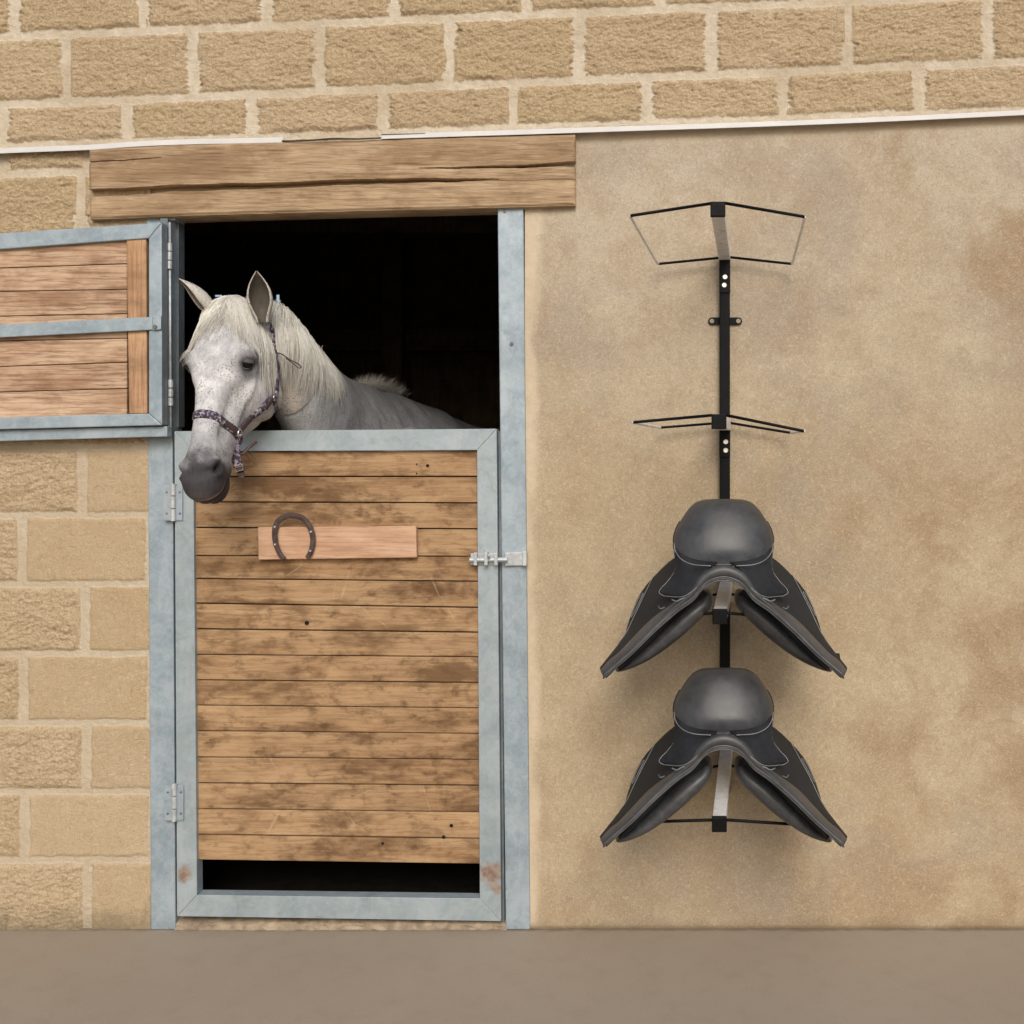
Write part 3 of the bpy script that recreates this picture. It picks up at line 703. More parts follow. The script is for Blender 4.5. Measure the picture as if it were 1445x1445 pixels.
arms = [
 dict(tip=(1013, 295.5), base=(1022.5, 359), L=[(1004, 287), (889, 304.5), (928, 372.5), (1014, 364)], R=[(1022, 286.5), (1136, 306), (1118, 372.5), (1030, 363)], br=(366, 413), scr=[(1023, 391), (1022, 402.5)]),
 dict(tip=(1014.5, 595), base=(1023, 599), L=[(1005, 586), (893, 596), (931, 603.5), (1014, 597)], R=[(1025, 586), (1135, 608.5), (1117, 611), (1031, 597)], br=(606, 645), scr=[(1024, 623.5), (1024, 635.5)]),
 dict(tip=(1016, 870), base=(1025, 826), L=[(1006, 865), (948, 870), (962, 846), (1016, 838)], R=[(1026, 865), (1096, 871), (1080, 846), (1030, 838)], br=(834, 874), scr=[(1024, 850), (1024, 862)]),
 dict(tip=(1015, 1163), base=(1025.5, 1056), L=[(1006, 1157), (908, 1160), (952, 1096), (1016, 1080)], R=[(1026, 1157), (1132, 1164), (1092, 1096), (1030, 1080)], br=(1064, 1104), scr=[(1024, 1080), (1024, 1092)]),
]
for A in arms:
    yt = -.445; y0 = -.0345; hw = .0165
    t = P(*A['tip'], yt); b = P(*A['base'], y0)
    def sq(c, h): return [c + Vector((-h, 0, h)), c + Vector((h, 0, h)), c + Vector((h, 0, -h)), c + Vector((-h, 0, -h))]
    m = MB(); m.loft([sq(b, hw), sq(t, hw)]); arm = bevel(m.build('arm', MAT['arm_steel'], rk), .002)
    m = MB(); m.loft([sq(t + Vector((0, .008, 0)), hw + .0015), sq(t + Vector((0, -.006, 0)), hw + .0015)]); bevel(m.build('end_cap', MAT['black_steel'], arm), .002)
    for side in 'LR':
        q = A[side]; pts = [P(*q[0], yt + .012), P(*q[1], -.33 if q[1][1] > 700 else yt + .005), P(*q[2], -.05), P(*q[3], -.04)]
        fl_ = fillet(pts, .009); m = MB(); m.tube(fl_[:4], .0038, n=10); m.build('front_wire', MAT['black_steel'], rk, smooth=True)
        m = MB(); m.tube(fl_[3:9], .0037, n=10); m.build('side_wire', MAT['arm_steel'], rk, smooth=True)  # black wire too; the pale grey stands in for its reflection
        m = MB(); m.tube(fl_[8:], .0036, n=10); m.build('rear_wire', MAT['black_steel'], rk, smooth=True)
    m = MB(); m.slab([(1015, A['br'][0]), (1030.5, A['br'][0]), (1030.5, A['br'][1]), (1015, A['br'][1])], -.0385, -.0343); brk = bevel(m.build('bracket_plate', MAT['black_steel'], rk), .001)
    for a, c in A['scr']:
        m = MB(); c0 = P(a, c, -.0385)
        R = []
        for dy, r in ((0, .0072), (-.0025, .0072), (-.004, .0058), (-.004, .0034), (-.0015, .0030)):
            R.append([c0 + Vector((math.cos(k * math.pi / 8) * r, dy, math.sin(k * math.pi / 8) * r)) for k in range(16)])
        m.loft(R); m.build('screw', MAT['screw'], brk, smooth=False)

# ------------------------------------------------------------------ saddles
def saddle(dy, label):
    cx = 1021.0
    def Q(px, py, y): return P(px, py + dy, y)
    root = thing('saddle', label, 'saddle', Q(cx, 870, -.3), 'black leather saddles on the rack')
    yF, yB = -.50, -.15
    # seat cushion: rolls from the cantle at the back to the pommel in front
    rows = [(704.0, 9, -.285), (704.3, 22, -.286), (705.4, 31, -.288), (708.0, 38.5, -.291), (712.5, 44.5, -.295), (719, 50.5, -.300), (727, 56, -.305), (736, 61.5, -.311), (744, 66, -.317), (752, 69, -.323), (760, 70.5, -.330), (768, 70.5, -.338), (776, 69.5, -.348), (783, 66.5, -.362), (789, 61.5, -.380), (794, 53, -.400), (797.5, 40, -.420), (799, 20, -.432)]
    C = 33; F = []; Bk = []
    for i, (py, hw, y) in enumerate(rows):
        v = i / (len(rows) - 1); env = math.sin(math.pi * (0.03 + 0.94 * v)) ** .60
        fr_, br_ = [], []
        for j in range(C):
            s = -1 + 2 * j / (C - 1); q = math.sin(s * math.pi / 2); c = max(0, math.cos(s * math.pi / 2)) ** .8
            dip = .012 * math.exp(-(q / .45) ** 2) * math.sin(math.pi * v)
            fr_.append(Q(cx + q * hw, py, y - (.085 * c * env) + dip * .3)); br_.append(Q(cx + q * hw, py, y + .045 * c * env))
        F.append(fr_); Bk.append(br_)
    rings = [F[i] + Bk[i][::-1][1:-1] for i in range(len(rows))]
    m = MB(); m.loft(rings); seat = m.build('seat', MAT['seat'], root, smooth=True)
    sm = seat.modifiers.new('sub', 'SUBSURF'); sm.levels = 1; sm.render_levels = 1
    for cl_ in (0, -1):
        e = [F[i][cl_] for i in range(7, 15)]; m = MB(); m.tube(curve([p + Vector((0, .004, 0)) for p in e], 40), .0020, n=6); m.build('piping', MAT['flap'], seat, smooth=True)
    for sg in (-1, 1):
        def X(px): return cx + sg * (cx - px)      # traced on the left, mirrored for the right
        def q(px, py, y): return Q(X(px), py, y)
        # flap: from the front edge back to the far edge of the saddle
        Fe = resample(curve([q(1010, 808, yF + .02), q(997, 814, yF + .01), q(985, 826, yF), q(962, 848, yF), (q(925, 884, yF)), q(888, 921, yF + .005), q(853, 955, yF + .01)], 60), 26)
        Re = resample(curve([q(1006, 784, yB - .12), q(962, 784, yB - .08), q(946, 791, yB - .04), q(926, 810, yB), q(909, 829, yB), q(897, 850, yB), q(887, 877, yB - .01), q(881, 896, yB - .06), q(867, 916, yB - .15), q(846, 942, yB - .26)], 60), 26)
        rws = []
        for a, b in zip(Fe, Re):
            r = []
            for k in range(13):
                t = k / 12; p = a.lerp(b, t); bul = math.sin(math.pi * t) * .010 * min(1, ((a - b).length / .16) ** 1.5)
                p = p + Vector((sg * .7 * bul, -.5 * bul, .6 * bul)); r.append(p)
            rws.append(r)
        m = MB(); m.sheet(rws, .007); flap = m.build('flap', MAT['flap'], root, smooth=True)
        bevel(flap, .0015, 2)
        # smoother grey facing along the front edge
        rws2 = []
        for i, (a, b) in enumerate(zip(Fe, Re)):
            t0 = i / 25; wdt = .05 + .26 * sstep(.25, .75, np.float64(t0)) + .30 * sstep(.8, 1.0, np.float64(t0))
            r = []
            for k in range(7):
                t = float(wdt) * k / 6; bul = math.sin(math.pi * t) * .010 * min(1, ((a - b).length / .16) ** 1.5) + .0042 * math.sin(math.pi * min(1, .12 + k / 7.5)) * (1 - .7 * float(sstep(.8, 1.0, np.float64(t0)))) ; p = a.lerp(b, t); r.append(p + Vector((sg * .7 * bul, -.75 * bul, .6 * bul)))
            rws2.append(r)
        m = MB(); m.sheet(rws2[5:], .0025); m.build('flap_facing', MAT['panel'], flap, smooth=True)
        # knee block behind the flap with stitched outline and oval badge
        def onflap(i, t, lift=.002):
            i = max(0, min(25, i)); a = Fe[int(i)].lerp(Fe[min(25, int(i) + 1)], i - int(i)); b = Re[int(i)].lerp(Re[min(25, int(i) + 1)], i - int(i))
            bul = math.sin(math.pi * t) * .010 * min(1, ((a - b).length / .16) ** 1.5) + lift; return a.lerp(b, t) + Vector((sg * .7 * bul, -.6 * bul, .6 * bul))
        m = MB(); m.tube(curve([onflap(8.8, .985), onflap(10.5, .80), onflap(13, .72), onflap(16, .80), onflap(18.5, .97)], 30), .0010, n=5)
        el = [onflap(12.3 + 1.5 * math.cos(a), .86 + .06 * math.sin(a)) for a in [2 * math.pi * k / 20 for k in range(20)]]; m.tube(el, .0009, n=5, closed=True)
        m.build('stitching', MAT['stitch'], flap, smooth=True)
        # skirt
        up = curve([q(1012, 793, -.478), q(985, 790, -.455), q(963, 782, -.43), q(950, 771, -.395)], 20); lo = curve([q(998, 806, yF - .004), q(983, 828, yF - .012), q(962, 842, -.500), q(936, 841, -.455)], 20)
        mid = curve([q(1006, 800, -.495), q(980, 810, -.505), q(958, 812, -.480), q(951, 803, -.43)], 20)
        outer = curve([q(950, 771, -.395), q(953, 790, -.405), q(952, 808, -.425), q(940, 824, -.440), q(929, 835, -.450), q(936, 841, -.460)], 20)
        m = MB(); R_ = 14; up = resample(up, R_); lo = resample(lo, R_); rows_ = []
        ou = resample(outer, 11)
        for i in range(R_):
            t = i / (R_ - 1); r = []
            for k in range(11):
                w = k / 10; base = up[i].lerp(lo[i], w)
                edge_shift = (ou[k] - up[-1].lerp(lo[-1], w)) * (t ** 2.2)
                bul = .014 * math.sin(math.pi * w) * (1 - .4 * t); r.append(base + edge_shift + Vector((sg * .3 * bul, -bul, .4 * bul)))
            rows_.append(r)
        m.sheet(rows_, .005); skirt = bevel(m.build('skirt', MAT['flap'], root, smooth=True), .001)
        m = MB(); edge = [rows_[-1][k] for k in range(11)] + [rows_[i][-1] for i in range(R_ - 2, 2, -1)]
        m.tube(curve([p + Vector((-sg * .002, -.0022, .0005)) for p in edge], 90), .0008, n=5)
        e2 = [q(951, 766, -.400), q(953.5, 778, -.42), q(962, 789, -.455), q(978, 796, -.490), q(1003, 798, -.508)]; m.tube(curve([p + Vector((0, -.008, 0)) for p in e2], 30), .0010, n=5)
        m.build('stitching', MAT['stitch'], skirt, smooth=True)
        # stuffed panel seen end-on below the flap
        sp = [(997, 831, 5.5, .035), (998, 840, 9.5, .05), (994, 849, 12.5, .06), (982, 858, 14.5, .07), (965, 872, 16, .075), (945, 890.5, 15.5, .075), (923, 910, 13, .07), (903, 925.5, 10, .065), (884, 937.5, 6, .05), (868, 946, 2, .03)]
        ctr = [q(a, b, -.36) for a, b, _, _ in sp]; ctr = ctr
        rings = []
        for i, (a, b, w, dpt) in enumerate(sp):
            tn = (ctr[min(i + 1, 9)] - ctr[max(i - 1, 0)]).normalized(); nn = Vector((tn.z, 0, -tn.x)); r = []
            for k in range(24):
                an = 2 * math.pi * k / 24; ca, sa = math.cos(an), math.sin(an)
                ca = math.copysign(abs(ca) ** .8, ca); sa = math.copysign(abs(sa) ** .8, sa)
                r.append(ctr[i] + nn * (ca * w * S * .88) + Vector((0, sa * dpt, 0)))
            rings.append(r)
        m = MB(); m.loft(rings); pn = m.build('panel', MAT['panel'], root, smooth=True); z = pn.modifiers.new('s', 'SUBSURF'); z.levels = 1; z.render_levels = 2
        # sweat flap between flap and panel
        a_ = resample(curve([q(990, 830, yF + .03), q(955, 862, yF + .03), q(915, 905, yF + .03), q(872, 944, yF + .03)], 30), 16); b_ = resample(curve([q(1000, 842, -.40), q(960, 872, -.40), q(925, 912, -.40), q(874, 947, -.42)], 30), 16)
        m = MB(); m.sheet([[x.lerp(y, k / 5) + Vector((0, .25 * abs(x.y - y.y) * math.sin(math.pi * k / 5), 0)) for k in range(6)] for x, y in zip(a_, b_)], .004); m.build('sweat_flap', MAT['flap'], root, smooth=True)
        # girth strap keeper and stirrup bar peeking out under the skirt
        m = MB(); m.tube(curve([q(948, 846, -.508), q(955, 848.5, -.512), q(962, 845, -.510), q(969, 843, -.508)], 14), .0018, n=6); m.build('stirrup_bar', MAT['dark_steel'], root, smooth=True)
        m = MB(); m.tube(curve([q(929, 855, -.49), q(932, 859, -.505), q(938, 857, -.500)], 10), .0014, n=6); m.build('strap_keeper', MAT['dark_steel'], root, smooth=True)
    # pommel arch facing: padded roll over the rack arm, both sides in one piece
    half = [(851, 953, .0035), (888, 921, .004), (925, 884.5, .0045), (955, 856, .006), (977, 837, .009), (991, 819, .0115), (1004, 809.5, .0135), (1021, 805.5, .0145)]
    pts = [Q(a, b, yF - .004) for a, b, _ in half] + [Q(2 * cx - a, b, yF - .004) for a, b, _ in half[-2::-1]]
    rr = [c for _, _, c in half] + [c for _, _, c in half[-2::-1]]
    C1 = curve(pts, 110); n = len(C1); rr2 = [float(np.interp(i / (n - 1) * (len(rr) - 1), range(len(rr)), rr)) for i in range(n)]
    m = MB(); m.tube(C1, rr2, [min(.012, r * 1.1) for r in rr2], n=16, normals=[(0, -1, .15)] * n); pom = m.build('pommel_roll', MAT['seat'], root, smooth=True)
    m = MB()
    for oa, os_, r, ex in ((8.6, 1.0, .0019, -.011), (11.0, 2.6, .0016, -.008), (13.4, 4.4, .0020, -.005)):
        of = lambda a: float(np.interp(a, [851, 940, 985, 1010], [os_, os_ * 1.3, oa * .9, oa])); pp = [Q(a, b + of(a), yF + ex) for a, b, _ in half] + [Q(2 * cx - a, b + of(a), yF + ex) for a, b, _ in half[-2::-1]]
        m.tube(curve(pp, 110), r, n=8)
    m.build('welt', MAT['welt'], pom, smooth=True)
    return root
saddle(0, 'upper black leather saddle hung just below the empty wire arms')
saddle(238, 'lowest black leather saddle hung near the foot of the rack')

# ------------------------------------------------------------------ horse
PH = P(319, 419, -.10); PM = P(265, 690, -.37)
fv = (PM - PH).normalized(); HL = (PM - PH).length
uv = Vector((-.13, -.80, .40)); uv = (uv - fv * uv.dot(fv)).normalized()
sv = fv.cross(uv).normalized()
if sv.x < 0: sv = -sv
K = HL / .61
def H(t, u, s): return PH + fv * (t * K) + uv * u + sv * s
def horse_body():
    import bmesh
    m = MB()
    hs = [(-.005, -.02, -.10, .030), (.02, .004, -.135, .052), (.06, .014, -.175, .070), (.11, .020, -.215, .087), (.16, .021, -.240, .099), (.205, .018, -.250, .101), (.25, .014, -.246, .093), (.30, .008, -.225, .079), (.35, .004, -.185, .066), (.40, .002, -.152, .057), (.45, .001, -.137, .053), (.50, .001, -.133, .056), (.54, -.004, -.128, .058), (.575, -.014, -.118, .053), (.60, -.030, -.104, .041), (.612, -.052, -.088, .022)]
    rings = []
    for t, a, b, w in hs:
        r = []
        for k in range(40):
            an = 2 * math.pi * k / 40; c, s = math.cos(an), math.sin(an); e = 2 / 2.5
            cc = math.copysign(abs(c) ** e, c); ss = math.copysign(abs(s) ** e, s)
            q = (1 - ss) / 2; mid = (a + b) / 2; hf = (a - b) / 2
            wf = 1 - .30 * q * float(sstep(.08, .2, np.float64(t)))
            if t > .22: wf *= 1 - .30 * (1 - q) * float(sstep(.22, .34, np.float64(t))) * (1 - float(sstep(.47, .54, np.float64(t))))
            r.append(H(t, mid + ss * hf, cc * w * wf))
        rings.append(r)
    m.loft(rings)
    def ell(c, ax, n=14):
        rg = []
        for i in range(1, n):
            th = math.pi * i / n; rr = []
            for k in range(20):
                ph = 2 * math.pi * k / 20
                rr.append(c + ax[0] * (math.sin(th) * math.cos(ph)) + ax[1] * (math.sin(th) * math.sin(ph)) + ax[2] * math.cos(th))
            rg.append(rr)
        m.loft(rg)
    for sg in (-1, 1):
        ell(H(.185, -.032, sg * .070), (fv * .038, uv * .028, sv * .030))      # brow
        ell(H(.232, -.135, sg * .052), (fv * .085, uv * .100, sv * .038))      # jowl
        ell(H(.535, -.036, sg * .034), (fv * .036, uv * .026, sv * .026))      # nostril flare
        ell(H(.035, -.050, sg * .048), (fv * .03, uv * .035, sv * .026))         # ear base
    ell(H(.570, -.062, 0), (fv * .042, uv * .040, sv * .050))                  # upper lip
    ell(H(.545, -.118, 0), (fv * .050, uv * .024, sv * .034))                  # lower lip and chin
    ell(H(.50, -.112, 0), (fv * .05, uv * .024, sv * .036))
    ell(H(.035, -.07, .008), (fv * .05, uv * .05, sv * .05))
    # neck and trunk
    rs = [((-.768, -.055, 1.772), (-.715, .015, 1.600), .050), (P(385, 428, .0), (-.70, .03, 1.545), .066), (P(412, 458, .10), (-.665, .05, 1.46), .078), (P(447, 497, .28), (-.63, .20, 1.30), .095), (P(490, 534, .5), (-.575, .40, 1.12), .120), (P(538, 549, .75), (-.52, .55, .93), .175),
          ((-.485, .93, 1.520), (-.44, .80, .84), .235), ((-.36, 1.25, 1.452), (-.33, 1.2, .80), .27), ((-.21, 1.58, 1.455), (-.20, 1.55, .86), .28), ((-.07, 1.90, 1.50), (-.07, 1.88, .93), .27), ((.04, 2.13, 1.42), (.03, 2.1, 1.0), .20), ((.09, 2.25, 1.28), (.08, 2.22, 1.08), .09)]
    cs = [(Vector(a), Vector(b), w) for a, b, w in rs]; rings = []
    A = curve([c[0] for c in cs], 66); B = curve([c[1] for c in cs], 66); n = len(A); Wd = [float(np.interp(i / (n - 1) * (len(cs) - 1), range(len(cs)), [c[2] for c in cs])) for i in range(n)]
    for i in range(n):
        mid = (A[i] + B[i]) / 2; up = (A[i] - B[i]) / 2
        j0, j1 = max(i - 1, 0), min(i + 1, n - 1); tn = ((A[j1] + B[j1]) - (A[j0] + B[j0])).normalized(); sd = tn.cross(up).normalized(); r = []
        for k in range(36):
            an = 2 * math.pi * k / 36; c, s = math.cos(an), math.sin(an)
            nar = 1 - .45 * max(0, s) ** 2 * float(np.interp(i / n, [0, .45, .6, 1], [1, 1, .4, .1]))
            r.append(mid + sd * (c * Wd[i] * nar) + up * s)
        rings.append(r)
    m.loft(rings)
    sdb = Vector((.93, -.36, 0))
    ell(Vector((-.53, .62, 1.13)) + sdb * .12, (Vector((0, 0, .30)), sdb * .10, Vector((.08, .22, 0)))); ell(Vector((-.53, .62, 1.13)) - sdb * .12, (Vector((0, 0, .30)), sdb * .10, Vector((.08, .22, 0))))
    def leg(top, knee, fet, hoof, r):
        pts = curve([top, (top + knee) / 2, knee, (knee + fet) / 2, fet, hoof], 25); k = len(pts); rad = [float(np.interp(i / (k - 1), [0, .2, .4, .5, .62, .8, .88, 1], r)) for i in range(k)]
        m.tube(pts, rad, n=14, normals=[(.3, 1, 0)] * k)
    for sg in (-1, 1):
        b = Vector((-.50, .62, 0)) + sdb * (.13 * sg); leg(b + Vector((0, .03, .98)), b + Vector((0, 0, .47)), b + Vector((.0, .0, .14)), b + Vector((0, -.04, .03)), (.11, .085, .055, .045, .032, .036, .030, .055))
        b = Vector((-.02, 2.02, 0)) + sdb * (.13 * sg); leg(b + Vector((-.05, -.1, 1.05)), b + Vector((.05, .12, .55)), b + Vector((.0, .06, .14)), b + Vector((0, .02, .03)), (.19, .12, .055, .052, .036, .038, .032, .055))
    me = bpy.data.meshes.new('tmp'); me.from_pydata([tuple(v) for v in m.v], [], m.f)
    b_ = bmesh.new(); b_.from_mesh(me); bmesh.ops.recalc_face_normals(b_, faces=b_.faces); b_.to_mesh(me); b_.free()
    o = bpy.data.objects.new('tmp', me); COL.objects.link(o)
    r = o.modifiers.new('r', 'REMESH'); r.mode = 'VOXEL'; r.voxel_size = .0052; r.adaptivity = 0
    s = o.modifiers.new('s', 'SMOOTH'); s.factor = .5; s.iterations = 9
    bpy.context.view_layer.update(); dg = bpy.context.evaluated_depsgraph_get()
    out = bpy.data.meshes.new_from_object(o.evaluated_get(dg)); bpy.data.objects.remove(o)
    out.name = 'horse'; return out

EYE = [(.206, -.036, -1), (.220, -.034, 1)]
def horse():
    me = horse_body(); nv = len(me.vertices)
    co = np.empty(nv * 3, dtype=np.float32); me.vertices.foreach_get('co', co); co = co.reshape(-1, 3).astype(float)
    no = np.empty(nv * 3, dtype=np.float32); me.vertices.foreach_get('normal', no); no = no.reshape(-1, 3).astype(float)
    rel = co - np.array(PH); t = rel @ np.array(fv) / K; u = rel @ np.array(uv); s = rel @ np.array(sv)
    head = (t > -.05) & (t < .7) & (u > -.30) & (u < .08) & (np.abs(s) < .16)
    disp = np.zeros(nv)
    bv0 = BVHTree.FromPolygons([tuple(v) for v in co], [tuple(p.vertices) for p in me.polygons])
    eyes = []
    for te, ue, sg in EYE:
        src = H(te, ue, sg * .25); hit = bv0.ray_cast(src, -sv * sg + uv * -.0); eyes.append((hit[0], hit[1], sg))
    asym = np.abs(s)
    for hp, hn, sg in eyes:
        d = np.linalg.norm(co - np.array(hp), axis=1)
        lt = (co - np.array(hp)) @ np.array(fv); 
        disp -= .0105 * np.exp(-(d / .017) ** 2) * head
        ring = np.exp(-((d - .026) / .009) ** 2) * head; disp += ring * np.where(lt < 0.002, .0062, .0028)
        # hollow above the eye and below the brow
        hc = np.array(hp) - np.array(fv) * .060 + np.array(uv) * .006; disp -= .007 * np.exp(-(np.linalg.norm(co - hc, axis=1) / .024) ** 2) * head
        # facial crest and the flat below it
        disp += head * (np.sign(s) == sg) * .0055 * np.exp(-((u + .072 + (t - .25) * .10) / .011) ** 2) * sstep(.20, .25, t) * sstep(.42, .34, t)
        disp -= head * (np.sign(s) == sg) * .0060 * np.exp(-((u + .042) / .018) ** 2) * sstep(.26, .31, t) * sstep(.48, .42, t)
        # nostril opening, comma shaped
        nc = np.array(H(.535, -.030, sg * .043)); dd = co - nc; a = dd @ np.array(fv); b = dd @ np.array(uv) - (dd @ np.array(fv)) * .45
        disp -= .021 * 1.3 * np.exp(-((a / .022) ** 2 + (b / .0120) ** 2)) * head * (np.sign(s) == sg)
        disp += .0045 * np.exp(-((np.hypot(a / 1.5, b) - .016) / .006) ** 2) * head * (np.sign(s) == sg) * np.exp(-((dd @ np.array(sv)) / .022) ** 2)
    # mouth line
    ml = -.097 + .02 * (t - .55) / .06
    disp -= head * .0075 * np.exp(-((u - ml) / .0042) ** 2) * sstep(.488, .51, t)
    disp -= head * .005 * np.exp(-((t - .455) / .03) ** 2) * sstep(-.11, -.14, u)
    # forehead and nasal modelling
    disp -= head * .0035 * np.exp(-(s / .018) ** 2) * sstep(.06, .12, t) * sstep(.26, .20, t) * (u > -.04)
    disp += head * .003 * np.exp(-((asym - .030) / .012) ** 2) * sstep(.24, .3, t) * sstep(.47, .42, t) * (u > -.03)
    # jaw edge
    nn = fbm(co[:, 0] * 40 + co[:, 1] * 20, co[:, 2] * 40, 3) - .5; disp += nn * .0012
    co2 = co + no * disp[:, None]
    # neck muscles
    body = ~head; y = co[:, 1]
    gv = (fbm(co[:, 0] * 6 + co[:, 1] * 9, co[:, 2] * 7, 3) - .5); co2 += no * (gv * .016 * (body & (y > .02)))[:, None]
    me.vertices.foreach_set('co', co2.astype(np.float32).ravel())
    # coat colour patches, with stall shade painted into neck and trunk
    n1 = fbm(co[:, 0] * 30 + co[:, 1] * 17, co[:, 2] * 30 + co[:, 1] * 11, 4)
    W = np.array([.68, .675, .665]); col = np.repeat(W[None], nv, 0)
    def blend(msk, c): 
        nonlocal col; msk = np.clip(msk, 0, 1)[:, None]; col = col * (1 - msk) + np.array(c)[None] * msk
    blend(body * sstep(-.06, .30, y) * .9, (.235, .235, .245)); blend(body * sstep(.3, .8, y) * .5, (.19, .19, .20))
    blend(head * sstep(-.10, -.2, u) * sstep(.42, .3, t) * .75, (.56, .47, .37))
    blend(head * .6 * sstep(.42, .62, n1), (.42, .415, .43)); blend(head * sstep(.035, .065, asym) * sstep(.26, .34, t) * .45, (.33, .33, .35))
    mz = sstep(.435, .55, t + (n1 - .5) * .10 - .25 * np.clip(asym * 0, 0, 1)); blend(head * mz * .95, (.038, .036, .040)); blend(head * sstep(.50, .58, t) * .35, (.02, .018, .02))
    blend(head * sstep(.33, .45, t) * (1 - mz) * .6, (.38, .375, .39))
    blend(head * sstep(.595, .612, t) * .5, (.17, .14, .14))
    for hp, hn, sg in eyes:
        d = np.linalg.norm((co - np.array(hp)) * np.array([1, 1, .9]), axis=1); blend(head * sstep(.052, .016, d + (n1 - .5) * .02) * .92, (.060, .056, .062))
        d2 = np.linalg.norm(co - np.array(hp) + np.array(fv) * .028, axis=1); blend(head * sstep(.045, .014, d2) * .6, (.2, .19, .2))
        nc = np.array(H(.535, -.030, sg * .043)); dd = co - nc; a = dd @ np.array(fv); b = dd @ np.array(uv) - a * .45
        blend(head * (np.sign(s) == sg) * np.exp(-((a / .024) ** 2 + (b / .0150) ** 2) ** 2) * .95, (.015, .012, .012))
    blend(head * np.exp(-((u - ml - .011) / .005) ** 2) * sstep(.53, .57, t) * .75, (.36, .27, .22))
    blend(head * np.exp(-((u - ml) / .005) ** 2) * sstep(.488, .51, t) * .8, (.03, .025, .025))
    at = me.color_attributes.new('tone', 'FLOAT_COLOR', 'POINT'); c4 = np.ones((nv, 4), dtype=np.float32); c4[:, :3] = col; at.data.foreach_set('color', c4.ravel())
    # ears: cupped leaves set on the poll, joined into the same body mesh
    import bmesh
    base_loc = Vector((-.5, .62, 0))
    def ear(base, tip, opening, W_):
        ax = tip - base; L = ax.length; ax.normalize(); op = Vector(opening); op = (op - ax * op.dot(ax)).normalized(); sd = ax.cross(op).normalized()
        rings = []; cols = []
        prof = [(-.12, .50), (0, .60), (.12, .78), (.28, .97), (.42, 1.0), (.58, .90), (.72, .70), (.84, .45), (.93, .23), (1.0, .04)]
        for hgt, w in prof:
            w *= W_; c = base + ax * (L * hgt) + op * (-.006 + .010 * hgt ** 2); r = []; cc = []
            mx = math.radians(138 - 45 * max(0, hgt)) 
            for k in range(19):
                th = -mx + 2 * mx * k / 18; r.append(c + sd * (w * math.sin(th)) - op * (w * .80 * math.cos(th))); cc.append((.54, .51, .46, 1))
            for k in range(19):
                th = mx - 2 * mx * k / 18; w2 = max(w - .0035, w * .5); r.append(c + sd * (w2 * math.sin(th)) - op * (w2 * .80 * math.cos(th) - .001)); e = abs(th) / mx; g = .10 + .30 * e ** 4; cc.append((g * 1.05, g * .90, g * .72, 1))
            rings.append(r); cols += cc
        return rings, cols
    ears = [ear(P(369.5, 447, -.125), P(362, 382, -.15), (.28, -1, .1), .0335), ear(P(297, 443, -.10), P(254, 392, -.13), (-.95, -.55, .15), .030)]
    extra_v = []; extra_f = []; extra_c = []
    for rings, cols in ears:
        n0 = len(extra_v); nr = len(rings[0]); extra_v += [p for r in rings for p in r]; extra_c += cols
        for i in range(len(rings) - 1):
            for k in range(nr):
                l = (k + 1) % nr; extra_f.append((n0 + i * nr + k, n0 + i * nr + l, n0 + (i + 1) * nr + l, n0 + (i + 1) * nr + k))
    em = bpy.data.meshes.new('ears'); em.from_pydata([tuple(v) for v in extra_v], [], extra_f)
    ea = em.color_attributes.new('tone', 'FLOAT_COLOR', 'POINT'); ea.data.foreach_set('color', np.array(extra_c, dtype=np.float32).ravel())
    bm = bmesh.new(); bm.from_mesh(em); bmesh.ops.recalc_face_normals(bm, faces=bm.faces); bm.to_mesh(em); bm.free()
    global HAIRB
    HAIRB = BVHTree.FromPolygons([tuple(v.co) for v in me.vertices], [tuple(p.vertices) for p in me.polygons])
    bm = bmesh.new(); bm.from_mesh(me); bm.from_mesh(em); bm.to_mesh(me); bm.free()
    bvh = BVHTree.FromPolygons([tuple(v.co) for v in me.vertices], [tuple(p.vertices) for p in me.polygons])
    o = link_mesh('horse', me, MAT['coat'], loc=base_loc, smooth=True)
    tag(o, 'grey white horse looking out over the half door with its head lowered', 'horse')
    # eyes, each with an upper and a lower lid
    for hp, hn, sg in eyes:
        m = MB(); c = hp - hn * .0125; rg = []
        for i in range(1, 16):
            th = math.pi * i / 16; rg.append([c + Vector((math.sin(th) * math.cos(2 * math.pi * k / 20), math.sin(th) * math.sin(2 * math.pi * k / 20), math.cos(th))) * .0172 for k in range(20)])
        m.loft(rg); eye = m.build('eye', MAT['eye'], o, smooth=True)
        up = (Vector((0, 0, 1)) - hn * hn.z).normalized(); ac = up.cross(hn).normalized()
        for nm, lo_, hi_, rr_, cl_ in (('upper_eyelid', 27, 98, .0200, (.10, .095, .10)), ('lower_eyelid', -100, -30, .0192, (.12, .11, .115))):
            rows_ = []
            for a_ in range(9):
                el_ = math.radians(lo_ + (hi_ - lo_) * a_ / 8); rw = []
                for b_ in range(17):
                    az_ = math.radians(-100 + 200 * b_ / 16); tilt = math.radians(-10) * (1 if nm[0] == 'u' else -1) * abs(b_ - 8) / 8 * (a_ == 0 or a_ == 8) + 0
                    e_ = el_ + (tilt if (nm[0] == 'u' and a_ == 0) else 0)
                    rw.append(c + (hn * (math.cos(e_) * math.cos(az_)) + ac * (math.cos(e_) * math.sin(az_)) * 1.12 + up * math.sin(e_)) * rr_)
                rows_.append(rw)
            m = MB(); m.sheet(rows_, .0022, cl_); m.build(nm, MAT['coat'], eye, smooth=True)
    return o, bvh, eyes
hz, HB, eyes = horse()
def pix(p):
    k = (D + p.y) / D; return (VX + (p.x - X0) / (S * k), VY - (p.z - Z0) / (S * k))
